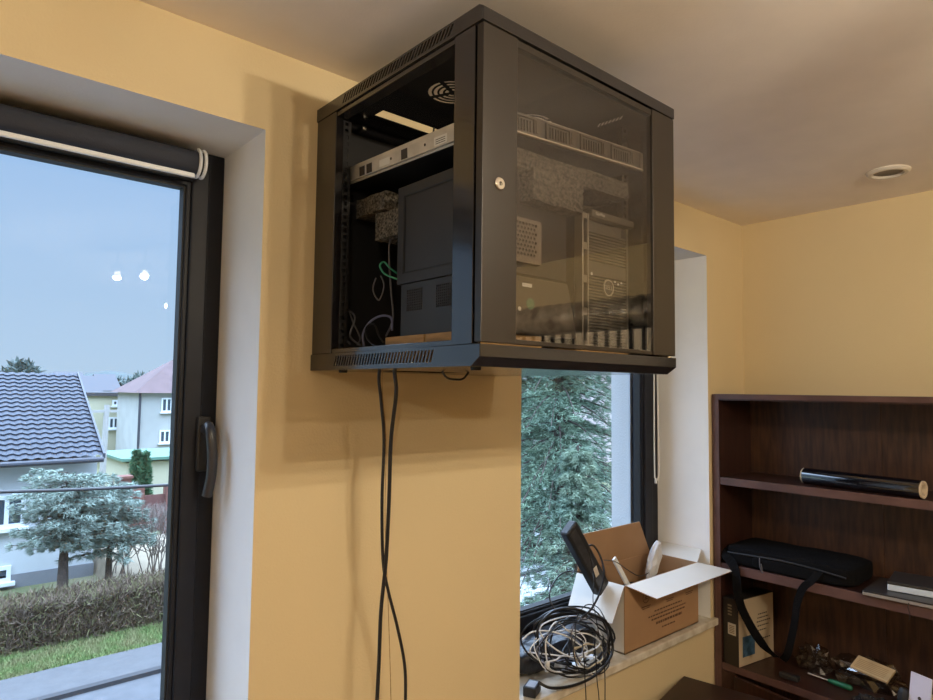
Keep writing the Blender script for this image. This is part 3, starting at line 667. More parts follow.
b.cyl((-.0004, .0, .085), (0, .0, .085), .006, n=12); obj('card_print', b, M_ink, t, local=True)
obj('blister', soft_box(B(), (-.022, .036, .01), (.01, .062, .10), n=5), M_matte, t, local=True, smooth=True)
c = P(931, 684, 'x', 2.57)
tag(obj('paper_bag', B().prism([(2.575, c.y+.012, z3), (2.575, c.y-.05, z3), (2.60, c.y-.05, z3+.10), (2.60, c.y+.022, z3+.10)], (.03, 0, 0)), M_cream, bevel=.002), 'cream paper packet at the right end of the third shelf', 'packet')

# binders on top of the bookcase (seen mirrored in the cabinet's glass door)
def binder(y, lab):
    t = thing('ring_binder', lab, 'binder', (2.70, y, TOPZ), group='ring binders on top of the bookcase')
    obj('cover', B().box((2.585, y-.033, TOPZ), (2.84, y+.033, TOPZ+.31)), M_matte, t, bevel=.002)
    s = obj('spine_label', B().box((2.5838, y-.021, TOPZ+.012), (2.585, y+.021, TOPZ+.300)), mat('tan_spine', (.80, .72, .58), .6), t)
    obj('finger_ring', B().lathe((2.5838, y, TOPZ+.05), (-1, 0, 0), [(0, .012), (.001, .012), (.001, .008), (0, .008)], 20), M_nickel, t)
    return t
for i in range(14): binder(-.10-.070*i, 'black ring binder with a tan spine in the row on the bookcase top')
t = thing('film_roll', 'fat roll of crinkled grey plastic film lying on the ring binders', 'film roll', (2.70, -.55, TOPZ+.311))
obj('film', B().lathe((2.70, -1.05, TOPZ+.311+.085), (0, 1, 0), [(0, .03)] + [(.0+.02*i, .085+.004*sin(i*1.7)) for i in range(51)] + [(1.0, .03)], 32), M_plastic, t, smooth=True)

# table in the corner below the sill
tb = thing('side_table', 'dark brown table in front of the window corner at the bottom edge', 'table', (2.0, 1.0, 0))
c0 = Vector((2.306, 1.345, .722)); u_ = Vector((-.983, -.185, 0)); v_ = Vector((.16, -.987, 0)).normalized()
c0 = P(683, 675, 'z', .75); c0.x -= .003
Mt = frameM((c0.x, c0.y-.003, .722), u_, (u_.y*1, -u_.x*1, 0)) if False else Matrix(((u_.x, .185*.983/.983, 0, c0.x), (u_.y, -.983, 0, c0.y-.006), (0, 0, 1, .722), (0, 0, 0, 1)))
obj('table_top', B().box((0, 0, 0), (1.1, .62, .028), Mt), M_table, tb, bevel=.002)
obj('apron', B().box((.05, .05, -.07), (1.05, .57, -.001), Mt), M_table, tb)
for (a_, c_) in ((.04, .04), (1.02, .04), (.04, .54), (1.02, .54)):
    obj('leg', B().box((a_, c_, -.722), (a_+.04, c_+.04, -.001), Mt), M_table, tb)

# ------------------------------------------------------------------ things on the right windowsill
SZ = .9122
bxr = thing('cardboard_box', 'open brown cardboard box with white flaps on the windowsill', 'box', (2.20, 1.47, SZ))
XA, XB_, YA, YB_, HB = 1.953, 2.455, 1.366, 1.582, .236
b = B(); t_ = .004
b.box((XA, YA, SZ), (XB_, YB_, SZ+t_))
b.box((XA, YA, SZ), (XB_, YA+t_, SZ+HB)); b.box((XA, YB_-t_, SZ), (XB_, YB_, SZ+HB))
b.box((XB_-t_, YA+t_, SZ), (XB_, YB_-t_, SZ+HB))
cb = obj('box_body', b, M_card, bxr)
obj('end_wall', B().box((XA, YA+t_, SZ), (XA+t_, YB_-t_, SZ+HB)), [M_cardw], bxr)
def flap(p0, p1, p2, p3, nm='flap', ms=(M_cardw, M_card)):
    p = [Vector(q) for q in (p0, p1, p2, p3)]; n = (p[1]-p[0]).cross(p[3]-p[0]).normalized()*.0035
    b = B(); q = [x+n for x in p]
    b.add(p+q, [(3,2,1,0), (4,5,6,7), (0,1,5,4), (1,2,6,5), (2,3,7,6), (3,0,4,7)]); b.mi[:] = [0, 1, 1, 1, 1, 1]
    return obj(nm, b, list(ms), bxr)
TZ = SZ+HB
# front flap, folded outwards over the room
flap((XA+.01, YA, TZ), (XB_+.0, YA, TZ), (2.560, 1.270, TZ-.030), (2.005, 1.270, TZ-.030))['label'] = 'white faced front flap folded outward'
flap((XB_, YA+.002, TZ), (XB_, YB_-.002, TZ), (XB_+.083, YB_-.004, TZ+.034), (XB_+.083, YA+.03, TZ+.034))
flap((XA-.001, YB_-.002, TZ), (XA-.001, YA+.002, TZ), (XA-.088, YA-.01, TZ-.107), (XA-.088, YB_-.03, TZ-.107))
flap((XB_-.01, YB_-.001, TZ), (XA+.005, YB_-.001, TZ), (XA+.03, YB_-.010, TZ+.142), (XB_-.10, YB_-.010, TZ+.142), ms=(M_card, M_card))
# printing on the long side
def ring(b, cx, cz, r, w=.0022):
    b.plate(circ(cx, cz, r, 24), [circ(cx, cz, r-w, 24)], lambda u, v, w_: (u, YA-.0002-w_, v), .0004)
M_boxink = mat('brown_box_ink', (.12, .06, .03), .8)
for (cx_0, cz_0) in ((2.085, SZ+.172), (2.245, SZ+.168), (2.385, SZ+.166)):
    pr = B(); ring(pr, cx_0, cz_0, .021)
    for k in range(3): pr.box((cx_0-.010+.003*k, YA-.0006, cz_0-.007+.006*k), (cx_0+.010-.003*k, YA-.0001, cz_0-.004+.006*k))
    pr.box((cx_0-.028, YA-.0006, cz_0-.034), (cx_0+.028, YA-.0001, cz_0-.031)); pr.box((cx_0-.022, YA-.0006, cz_0-.041), (cx_0+.022, YA-.0001, cz_0-.038))
    obj('printed_symbol', pr, M_boxink, cb)
rnd = random.Random(11); pl_ = B()
for k, (z_, xa, xb, th) in enumerate(((.108, 2.14, 2.33, .005), (.093, 2.10, 2.36, .005), (.079, 2.12, 2.35, .006), (.060, 2.15, 2.33, .009), (.040, 2.19, 2.28, .005))):
    x = xa
    while x < xb:
        w = rnd.uniform(.007, .02); pl_.box((x, YA-.0006, SZ+z_), (min(x+w, xb), YA-.0001, SZ+z_+th)); x += w+.004
obj('printed_text', pl_, M_boxink, cb)
# black cordless receiver / power strip leaning out of the box
def oriented(a, b_, w, h, side):
    a, b_ = Vector(a), Vector(b_); d = (b_-a); L = d.length; d.normalize(); s = Vector(side); s = (s-d*s.dot(d)).normalized(); n = d.cross(s)
    return Matrix(((d.x, s.x, n.x, a.x), (d.y, s.y, n.y, a.y), (d.z, s.z, n.z, a.z), (0, 0, 0, 1))), L
pa = P(595, 577, 'y', 1.44); pb = P(568, 527, 'y', 1.44)
M_, L_ = oriented(pa, pb, 0, 0, (1, 0, .3))
t = thing('power_strip', 'long black power strip leaning out of the cardboard box', 'power strip', pa)
obj('strip_body', B().box((-.06, -.033, -.018), (L_, .033, .018), M_), M_matte, t, bevel=.007)
obj('strip_face', B().box((-.05, -.022, -.0195), (L_-.012, .010, -.0178), M_), mat('scuffed_black', (.05, .05, .055), .35, noise=.5, nscale=40), t, bevel=.001)
tg = P(596, 572, 'y', 1.41); M2, _ = oriented(tg, tg+Vector((-.3, 0, .6)), 0, 0, (1, 0, .3))
obj('paper_tag', B().box((-.018, -.008, 0), (.018, .012, .001), M2), M_cardw, t)
# white stick and white wrapped piece in the box
pa = P(628, 585, 'y', 1.46); pb = P(614, 558, 'y', 1.48); M_, L_ = oriented(pa, pb, 0, 0, (1, 0, .3))
tag(obj('white_strip', B().box((-.08, -.011, -.004), (L_, .009, .004), M_), M_cwhite, bevel=.001), 'narrow white plastic strip sticking up in the middle of the cardboard box', 'plastic strip')
pa = P(650, 578, 'y', 1.50); pb = P(658, 543, 'y', 1.50); M_, L_ = oriented(pa, pb, 0, 0, (1, 0, 0))
bm = bmesh.new(); bmesh.ops.create_icosphere(bm, subdivisions=3, radius=1); rnd = random.Random(2)
vs = [M_ @ Vector((L_*.45+v.co.x*L_*.62*(1+rnd.uniform(-.06, .06)), v.co.y*.034*(1+rnd.uniform(-.2, .2)), v.co.z*.022*(1+rnd.uniform(-.2, .2)))) for v in bm.verts]
bm.verts.index_update(); b = B().add(vs, [tuple(v.index for v in f.verts) for f in bm.faces]); bm.free()
wp = tag(obj('plastic_wrapped_part', b, mat('white_polybag', (.62, .62, .64), .2, bump=.3, bscale=60)), 'white plastic-wrapped part at the right end of the cardboard box', 'wrapped part')

# dark things filling the box
for (x_, y_, w_, z_, lb) in ((2.03, 1.47, .07, .13, 'black adapter lying in the left end of the cardboard box'), (2.20, 1.50, .08, .15, 'black device lying in the middle of the cardboard box')):
    tag(obj('black_adapter', B().box((x_-w_, y_-.06, SZ+t_+.001), (x_+w_, y_+.06, SZ+z_)), M_matte, bevel=.006), lb, 'adapter')

# black pouch and adapters at the left end of the sill
pz = thing('black_pouch', 'black folded pouch lying under the cable tangle against the window', 'pouch', (1.75, 1.52, SZ))
obj('pouch_body', soft_box(B(), (1.52, 1.44, SZ), (1.93, 1.590, SZ+.085), pw=4, noise=.12, seed=3), mat('shiny_black_nylon', (.014, .014, .018), .35, bump=.5, bscale=30), pz, smooth=True)
q = P(532, 687, 'z', SZ+.02)
ad = thing('power_adapter', 'black power adapter at the left end of the windowsill', 'adapter', (q.x, q.y, SZ), (0, 0, radians(25)))
obj('adapter_body', B().box((-.030, -.020, 0), (.030, .020, .030)), M_matte, ad, bevel=.004, local=True)
obj('adapter_label', B().box((-.022, -.014, .0301), (.022, .014, .0305)), mat('grey_label', (.25, .25, .28), .4), ad, local=True)
q = P(568, 634, 'z', SZ+.03)
tag(obj('paper_scrap', B().box((q.x-.06, q.y-.01, SZ), (q.x+.12, q.y+.10, SZ+.02)), M_cardw, bevel=.003), 'white paper packet under the cable tangle', 'paper')

for (u, v, a_, w_, lb) in ((560, 660, 20, .020, 'small white plug adapter at the lower left inside the windowsill tangle'), (578, 662, -35, .022, 'small white plug adapter at the bottom centre of the windowsill tangle'), (592, 655, 10, .018, 'small white plug adapter at the right inside the windowsill tangle')):
    q = P(u, v, 'z', SZ+.03); t = thing('plug_adapter', lb, 'adapter', (q.x, q.y, SZ+.0005), (0, 0, radians(a_)))
    obj('adapter_body', B().box((-w_, -.014, 0), (w_, .014, .026)), M_cwhite, t, bevel=.004, local=True)
    obj('plug_pin', B().cyl((w_, -.006, .013), (w_+.014, -.006, .013), .002, n=8), M_nickel, t, local=True); obj('plug_pin', B().cyl((w_, .006, .013), (w_+.014, .006, .013), .002, n=8), M_nickel, t, local=True)
# the tangle: every cable by itself
TG = 'cables tangled on the windowsill'
rnd = random.Random(21)
def loops(cu, cv, ru, rv, turns, y0, ph, r, m, lab, tail=None, ecc=.1):
    pts = []
    n = int(turns*12)
    for i in range(n+1):
        a = ph+2*pi*i/12; k = 1+ecc*sin(i*1.7+ph)
        u = cu+ru*k*cos(a)+rnd.uniform(-2, 2); v = cv+rv*k*sin(a)+rnd.uniform(-2, 2)
        y = y0 + .02*sin(i*.9+ph)
        p = P(u, v, 'y', y)
        if p.z < SZ+r: p = P(u, v, 'z', SZ+r+.002+rnd.uniform(0, .004))
        pts.append(p)
    for q in (tail or []): pts.append(P(q[0], q[1], 'y', q[2]))
    b = B(); b.tube(pts, r, n=7, sub=4)
    return tag(obj('tangled_cable', b, m, smooth=True), lab, 'cable', TG)
loops(572, 640, 38, 30, 1.9, 1.385, 2.6, .0040, M_cable, 'thick black cable making the widest loops of the windowsill tangle')
loops(578, 642, 30, 24, 2.2, 1.40, .3, .0030, M_cable, 'thin black cable coiled at the centre of the windowsill tangle')
loops(570, 644, 26, 20, 1.6, 1.41, 1.2, .0028, M_cable, 'thin black cable in a small coil inside the windowsill tangle')
loops(586, 650, 20, 20, 2.0, 1.39, 4.0, .0028, M_cable, 'thin black cable coiled at the right side of the windowsill tangle')
loops(590, 640, 18, 26, 2.0, 1.37, 5.0, .0022, M_cableg, 'grey cable looping at the right side of the windowsill tangle')
loops(560, 648, 22, 14, 1.6, 1.40, .9, .0022, mat('bluish_grey_cable', (.20, .22, .30), .4), 'bluish grey cable in the middle of the windowsill tangle')
b = B(); b.tube([P(*q) for q in ((522, 640, 'y', 1.40), (532, 632, 'y', 1.39), (548, 631, 'y', 1.38), (566, 636, 'y', 1.37), (580, 645, 'y', 1.37), (588, 652, 'y', 1.37), (576, 658, 'y', 1.37), (560, 652, 'y', 1.37), (545, 640, 'y', 1.38), (540, 628, 'y', 1.39), (552, 620, 'y', 1.40), (575, 616, 'y', 1.40), (592, 622, 'y', 1.39), (602, 636, 'y', 1.38))], .0025, n=8, sub=8)
tag(obj('tangled_cable', b, M_cwhite, smooth=True), 'white cable snaking across the front of the windowsill tangle', 'cable', TG)
b = B(); b.tube([P(*q) for q in ((524, 652, 'y', 1.40), (545, 654, 'y', 1.385), (570, 656, 'y', 1.375), (592, 650, 'y', 1.37), (600, 642, 'y', 1.37), (588, 634, 'y', 1.37), (570, 632, 'y', 1.375), (556, 622, 'y', 1.385), (546, 640, 'y', 1.375), (547, 662, 'y', 1.37))], .0024, n=8, sub=8)
q = P(547, 664, 'y', 1.365); b.box((q.x-.006, q.y-.006, q.z-.022), (q.x+.006, q.y+.004, q.z+.008))
tag(obj('tangled_cable', b, M_cwhite, smooth=True), 'white cable with a plug end hanging left in the windowsill tangle', 'cable', TG)
loops(588, 655, 14, 11, 1.5, 1.365, 2.0, .0026, mat('cream_cable', (.58, .50, .36), .5), 'cream coloured cable coiled at the right of the windowsill tangle')
loops(575, 664, 26, 10, 1.4, 1.375, .5, .0024, M_cwhite, 'white cable lying low at the front of the windowsill tangle')
loops(568, 640, 44, 34, 1.2, 1.375, 1.1, .0030, M_cable, 'black cable making a big outer ring of the windowsill tangle')
loops(574, 650, 34, 26, 1.7, 1.36, 3.3, .0018, M_cable, 'very thin black wire wound through the windowsill tangle')
loops(592, 642, 20, 34, 1.2, 1.35, 0.2, .0018, M_cable, 'very thin black wire standing up at the right of the windowsill tangle')
loops(560, 650, 26, 20, 1.8, 1.38, 5.3, .0020, M_cwhite, 'thin white cable wound in the left of the windowsill tangle')
# big black cable curving from the adapter along the sill edge and up into the box
b = B(); b.tube([P(*q) for q in ((538, 682, 'y', 1.35), (552, 688, 'y', 1.322), (575, 685, 'y', 1.320), (597, 674, 'y', 1.322), (611, 656, 'y', 1.33), (612, 640, 'y', 1.34), (606, 622, 'y', 1.345), (592, 615, 'y', 1.35), (570, 608, 'y', 1.38), (550, 612, 'y', 1.42), (535, 622, 'y', 1.45))], .0045, n=8, sub=8)
tag(obj('tangled_cable', b, M_cable, smooth=True), 'thick black cable sweeping from the adapter around the windowsill tangle', 'cable', TG)
b = B(); b.tube([P(*q) for q in ((582, 618, 'y', 1.35), (592, 608, 'y', 1.34), (600, 592, 'y', 1.34), (604, 575, 'y', 1.36), (601, 558, 'y', 1.40), (594, 546, 'y', 1.42), (588, 546, 'y', 1.43))], .0035, n=8, sub=8)
tag(obj('tangled_cable', b, M_cable, smooth=True), 'black cable rising from the tangle up beside the power strip', 'cable', TG)
b = B(); b.tube([P(*q) for q in ((556, 612, 'y', 1.40), (550, 600, 'y', 1.42), (551, 588, 'y', 1.44), (560, 575, 'y', 1.45), (572, 571, 'y', 1.45), (584, 573, 'y', 1.45), (592, 570, 'y', 1.45))], .0025, n=8, sub=8)
tag(obj('tangled_cable', b, M_cable, smooth=True), 'black cable arching left from the box down to the tangle', 'cable', TG)
b = B(); b.tube([P(*q) for q in ((588, 548, 'y', 1.42), (592, 565, 'y', 1.38), (594, 582, 'y', 1.345), (593, 600, 'y', 1.34), (596, 618, 'y', 1.34), (600, 640, 'y', 1.34))], .0016, n=6, sub=8)
tag(obj('tangled_cable', b, M_cable, smooth=True), 'thin black wire hanging over the left flap of the box', 'cable', TG)
b = B(); b.tube([P(*q) for q in ((604, 560, 'y', 1.43), (616, 562, 'y', 1.45), (628, 570, 'y', 1.46), (640, 576, 'y', 1.48), (650, 572, 'y', 1.50))], .0016, n=6, sub=8)
tag(obj('tangled_cable', b, M_cable, smooth=True), 'thin black wire crossing the opening of the cardboard box', 'cable', TG)
for (u0, u1, lb) in ((584, 586, 'thin black wire hanging below the sill, left of three'), (596, 599, 'thin black wire hanging below the sill, middle of three'), (604, 605, 'thin black wire hanging below the sill, right of three')):
    b = B(); b.tube([P(*q) for q in ((u0-2, 640, 'y', 1.345), (u0, 660, 'y', 1.315), (u0+1, 680, 'y', 1.308), (u1, 700, 'y', 1.305), (u1, 740, 'y', 1.305), (u1-2, 790, 'y', 1.305))], .0018, n=6, sub=6)
    tag(obj('tangled_cable', b, M_cable, smooth=True), lb, 'cable', TG)

# ------------------------------------------------------------------ outdoors, seen through the windows
G = -3.06
struct('ground', B().box((-60, 1.85, G-.2), (260, 420, G)), mat('winter_ground', (.16, .15, .09), .95, col2=(.10, .12, .05), nscale=.6))
struct('road', B().box((-40, 4.0, G), (60, 11.86, G+.01)), mat('asphalt', (.075, .078, .085), .85, noise=.2, nscale=4))
struct('driveway', B().box((7, 8.0, G), (26, 24, G+.02)), mat('pale_concrete', (.30, .31, .32), .8))
struct('sidewalk', B().box((-40, 12.0, G), (6.9, 13.1, G+.06)), mat('paving', (.075, .075, .078), .85, noise=.15, nscale=6))
tag(obj('kerb', B().box((-40, 11.86, G), (60, 12.0, G+.08)), mat('kerb_stone', (.030, .030, .033), .85)), 'pale concrete kerb between the road and the pavement', 'kerb')['kind'] = 'structure'

def blades(b, rnd, c, d, n, ln, w, spread, mi=0):
    for _ in range(n):
        v = Vector((d.x+rnd.gauss(0, spread), d.y+rnd.gauss(0, spread), d.z+rnd.gauss(0, spread))).normalized()*ln*rnd.uniform(.6, 1.2)
        s = v.cross(Vector((rnd.gauss(0, 1), rnd.gauss(0, 1), rnd.gauss(0, 1)))).normalized()*w
        p = c+Vector((rnd.gauss(0, .3), rnd.gauss(0, .3), rnd.gauss(0, .3)))*ln*.5
        k = len(b.v); b.v += [tuple(p-s), tuple(p+s), tuple(p+v)]; b.f.append((k, k+1, k+2)); b.mi.append(mi)
# lawn strip
b = B(); rnd = random.Random(4); b.box((-30, 13.1, G), (6.2, 14.1, G+.03))
for _ in range(16000):
    p = Vector((rnd.uniform(.8, 5.2), rnd.uniform(13.1, 14.3), G+.03)); blades(b, rnd, p, Vector((0, 0, 1)), 1, .09, .012, .4)
tag(obj('lawn', b, mat('winter_grass', (.13, .20, .06), .9, col2=(.20, .20, .09), nscale=3)), 'strip of green grass between the hedge and the pavement', 'grass', kind='stuff')
# hedge
b = B(); rnd = random.Random(5)
hz = G+1.45
def hedge_top(x): return P(0, 606, 'y', 14.6).z + (x-1.5)*.10
zt = P(60, 596, 'y', 14.6).z
b.box((-3, 14.35, G), (9, 15.2, zt-.12))
for _ in range(26000):
    x = rnd.uniform(.6, 6.2); side = rnd.random()
    if side < .62: p = Vector((x, rnd.uniform(14.15, 14.4), rnd.uniform(G, zt)))
    else: p = Vector((x, rnd.uniform(14.2, 15.3), zt-.12+rnd.uniform(-.06, .1)))
    blades(b, rnd, p, Vector((0, -.3, .8)), 1, .17, .011, .5, 1 if rnd.random() < .25 else 0)
tag(obj('hedge', b, [mat('twig_brown', (.17, .12, .085), .95, col2=(.10, .075, .055), nscale=3), mat('hedge_leaf', (.20, .19, .09), .9)]), 'brown clipped leafless hedge along the garden', 'hedge')

# garden wall of things: neighbour's white house with the dark tiled roof
hs_ = thing('house', 'white house with a dark tiled roof, nearest across the street', 'house', (0, 19.2, G))
HY = 19.0; rot = .16
def hp_(u, v, dy=0.0):        # point on the facade
    return P(u, v, 'y', HY+dy)
er = P(97, 468, 'y', HY)
M_wallw = mat('white_house_render', (.50, .53, .55), .9, noise=.04, nscale=2)
b = B(); x1_, x0_ = er.x, er.x-11
b.box((x0_, HY, G), (x1_, HY+8.5, er.z+.25)); 
rz = P(60, 374, 'y', HY+4.2).z
b.prism([(x1_-.02, HY, er.z+.25), (x1_-.02, HY+8.5, er.z+.25), (x1_-.02, HY+4.2, rz-.2)], (-(x1_-x0_)+.04, 0, 0)); obj('wall', b, M_wallw, hs_)
obj('plinth', B().box((x0_-.02, HY-.03, G), (x1_+.02, HY+.01, G+.32)), mat('grey_plinth', (.20, .21, .23), .9), hs_)
def tiles(name, e0, e1, r0, r1, parent, m, cu=.30, rows=13, amp=.045, nx=None):
    """tiled roof slope between eave e0-e1 and ridge r0-r1, rows stepped, waves across"""
    e0, e1, r0, r1 = map(Vector, (e0, e1, r0, r1)); L = (e1-e0).length; nx = nx or int(L/cu*4); b = B()
    n = (e1-e0).cross(r0-e0).normalized()
    if n.z < 0: n = -n
    vs = []; fs = []
    for j in range(rows):
        for e in (0, 1):
            t = (j+e)/rows
            for i in range(nx+1):
                s = i/nx; p = (e0.lerp(e1, s)).lerp(r0.lerp(r1, s), t)
                vs.append(p+n*(amp*.5*(1-cos(2*pi*s*L/cu))+(amp*.9 if e == 0 else 0)))
    for j in range(rows*2-1):
        for i in range(nx):
            a = j*(nx+1)+i; fs.append((a, a+1, a+nx+2, a+nx+1))
    b.add(vs, fs); return obj(name, b, m, parent)
M_tile = mat('graphite_tile', (.040, .048, .066), .7, noise=.2, nscale=2)
ez = P(50, 460, 'y', HY-.5).z; erx = P(103, 458, 'y', HY-.5).x; rrx = P(77, 373, 'y', HY+4.2).x
tiles('roof_slope', (x0_, HY-.5, ez), (erx, HY-.5, ez), (x0_, HY+4.2, rz), (rrx, HY+4.2, rz), hs_, M_tile, rows=20, cu=.25)
obj('roof_slope', B().prism([(x0_, HY+4.2, rz-.02), (rrx, HY+4.2, rz-.02), (rrx, HY+9, ez), (x0_, HY+9, ez)], (0, 0, -.1)), M_tile, hs_)
obj('gutter', B().cyl((x0_, HY-.56, ez-.05), (erx, HY-.56, ez-.05), .07, n=10), mat('dark_gutter', (.04, .045, .06), .5), hs_)
obj('verge_board', B().prism([(erx, HY-.52, ez-.03), (erx, HY-.52, ez+.10), (rrx, HY+4.2, rz+.08), (rrx, HY+4.2, rz-.08)], (.05, 0, 0)), mat('dark_gutter', (.04, .045, .06), .5), hs_)
def house_window(par, u0, v0, u1, v1, y, panes=2, dark=(.05, .07, .09), fr=.09):
    a = P(u0, v1, 'y', y); c = P(u1, v0, 'y', y); w = obj('window', B().plate(rect(a.x, a.z, c.x, c.z), [rect(a.x+fr+(c.x-a.x-fr)*k/panes, a.z+fr, a.x+(c.x-a.x-fr)*(k+1)/panes, c.z-fr) for k in range(panes)], lambda u, v, w_: (u, y-.06+w_, v), .07), mat('white_window_frame', (.72, .76, .80), .5), par)
    obj('pane', B().box((a.x+fr, y-.03, a.z+fr), (c.x-fr, y-.01, c.z-fr)), mat('far_pane_glass', dark, .1), w)
    obj('window_ledge', B().box((a.x-.08, y-.18, a.z-.08), (c.x+.08, y, a.z)), mat('white_window_frame', (.72, .76, .80), .5), w)
house_window(hs_, -14, 494, 26, 530, HY, 2)
house_window(hs_, -30, 565, 11, 587, HY, 2)
house_window(hs_, 95, 466, 99, 480, HY, 1) if False else None

# large pale house with the red-brown hip roof
h3 = thing('house', 'tall pale grey house with a reddish hipped roof, beside the window frame', 'house', (11, 38, G))
Y3 = 40; a = P(140, 392, 'y', Y3); D3 = a.x/(P(118, 391, 'y', 1).x)-Y3; x3b = a.x+11
obj('wall', B().box((a.x, Y3, G), (x3b, Y3+D3, a.z)), mat('pale_grey_render', (.40, .41, .40), .9, noise=.12, nscale=1.2), h3)
b = B(); ap = P(172, 360, 'y', Y3+D3/2); o_ = .35; ez3 = a.z-.05
ev = [Vector((a.x-o_, Y3-o_, ez3)), Vector((x3b+o_, Y3-o_, ez3)), Vector((x3b+o_, Y3+D3+o_, ez3)), Vector((a.x-o_, Y3+D3+o_, ez3))]; r0 = Vector((ap.x, Y3+D3/2, ap.z)); r1 = Vector((x3b-1.5, Y3+D3/2, ap.z))
b.add(ev+[r0, r1], [(0, 1, 5, 4), (1, 2, 5), (2, 3, 4, 5), (3, 0, 4), (0, 3, 2, 1)])
obj('roof', b, mat('red_brown_roof', (.12, .075, .075), .8, noise=.2, nscale=1.5), h3)
dp = P(140.5, 391, 'y', Y3-.1); obj('downpipe', B().cyl((dp.x, Y3-.08, G), (dp.x, Y3-.08, a.z), .07, n=8), mat('dark_gutter', (.04, .045, .06), .5), h3)
house_window(h3, 161, 398, 172, 412, Y3, 2, fr=.08); house_window(h3, 159, 430, 170, 443, Y3, 2, fr=.08)
# yellowish block behind
h2 = thing('house', 'cream flat-roofed house between the two others in the distance', 'house', (9, 47, G))
Y2 = 46; a = P(84, 396, 'y', Y2); c = P(120, 394, 'y', Y2)
obj('wall', B().box((a.x-3, Y2, G), (c.x+2, Y2+8, a.z)), mat('cream_render', (.46, .44, .32), .9), h2)
obj('flat_roof', B().box((a.x-3.2, Y2-.2, a.z), (c.x+2.2, Y2+8.2, a.z+.22)), mat('grey_roof_edge', (.05, .05, .055), .8), h2)
house_window(h2, 112, 400, 118, 406, Y2, 1, fr=.1); house_window(h2, 108, 417, 119, 429, Y2, 2, fr=.1)
# further roofs
for i, (u0, u1, v, Yd, lb) in enumerate(((84, 100, 388, 70, 'low grey roofed house far away behind the cream house'), (103, 118, 384, 85, 'small distant house with a grey roof near the hills'), (60, 84, 380, 110, 'distant house just over the tiled roof ridge'))):
    a = P(u0, v+5, 'y', Yd); c = P(u1, v, 'y', Yd)
    t = thing('distant_house', lb, 'house', ((a.x+c.x)/2, Yd, G))
    obj('wall', B().box((a.x, Yd, G), (c.x, Yd+7, c.z-.8)), mat('far_wall', (.20, .21, .22), .9), t)
    obj('roof', B().prism([(a.x-.4, Yd-.5, c.z-.8), (a.x-.4, Yd+7.5, c.z-.8), (a.x-.4, Yd+3.5, c.z+1.2)], (c.x-a.x+.8, 0, 0)), mat('far_roof', (.07, .07, .08), .8), t)
# garage with green roof
g = thing('garage', 'low cream garage with a green sheet roof behind the two thujas', 'garage', (8, 31, G))
Yg = 30; a = P(127, 463, 'y', Yg)
obj('wall', B().box((a.x, Yg, G), (a.x+8, Yg+4, a.z)), MATS['cream_render'], g)
e = P(122, 462, 'y', Yg-.3); tpz = P(140, 452, 'y', Yg+4).z
obj('roof', B().hexa([Vector(p) for p in ((e.x, Yg-.3, e.z), (e.x+9, Yg-.3, e.z), (e.x+9, Yg+4.3, tpz), (e.x, Yg+4.3, tpz), (e.x, Yg-.3, e.z+.12), (e.x+9, Yg-.3, e.z+.12), (e.x+9, Yg+4.3, tpz+.12), (e.x, Yg+4.3, tpz+.12))]), mat('green_sheet', (.09, .19, .14), .6), g)
# fence with brick pillars
fy = 22
fn = thing('garden_fence', 'reddish slatted garden fence between brick pillars', 'fence', (6.3, fy, G))
for u in (137, 170):
    a = P(u, 500, 'y', fy); obj('pillar', B().box((a.x-.17, fy-.17, G), (a.x+.17, fy+.17, P(137, 487, 'y', fy).z)), mat('brick_red', (.20, .085, .065), .9, noise=.3, nscale=8), fn)
a = P(139, 496, 'y', fy); c = P(168, 496, 'y', fy)
b = B(); n = 26
for i in range(n): x = a.x+(c.x-a.x)*i/n; b.box((x, fy-.02, G+.3), (x+(c.x-a.x)/n*.7, fy+.02, a.z))
b.box((a.x, fy-.01, G+.3), (c.x, fy+.03, G+.5)); obj('slat_panel', b, mat('fence_brown', (.20, .09, .08), .8), fn)
a = P(124, 478, 'y', 25); tag(obj('brick_pillar', B().box((a.x-.2, 24.8, G), (a.x+.2, 25.2, a.z)).box((a.x-.25, 24.75, a.z), (a.x+.25, 25.25, a.z+.08)), MATS['brick_red']), 'brick gate pillar below the thujas', 'pillar')
# earth bank
b = B(); q0 = P(92, 560, 'y', 20)
b.hexa([Vector(p) for p in ((3.95, 17.2, G), (7.0, 17.2, G), (7.2, 20, G), (4.0, 20, G), (4.1, 18.6, G+.55), (7.0, 18.6, G+.55), (7.2, 20, G+.6), (4.2, 20, G+.6))])
struct('earth_bank', b, mat('bare_earth', (.30, .25, .18), .95, noise=.2, nscale=3))
# power pole and the cable crossing the view
a = P(107, 405, 'y', 29); tag(obj('power_pole', B().cyl((P(103, 445, 'y', 29).x, 29, G), (a.x, 29, a.z), .13, .10, 10).box((a.x-.5, 28.95, a.z-.3), (a.x+.4, 29.05, a.z-.2)), mat('concrete_pole', (.35, .34, .32), .9)), 'slanting concrete power pole in front of the cream house', 'pole')
b = B(); b.tube([P(-60, 494.5, 'y', 9), P(0, 492, 'y', 9), P(80, 489.5, 'y', 9), P(160, 485.5, 'y', 9), P(230, 481, 'y', 9)], .020, n=8)
tag(obj('overhead_cable', b, M_cable, smooth=True), 'black overhead cable crossing the street in front of the blue spruce', 'cable')

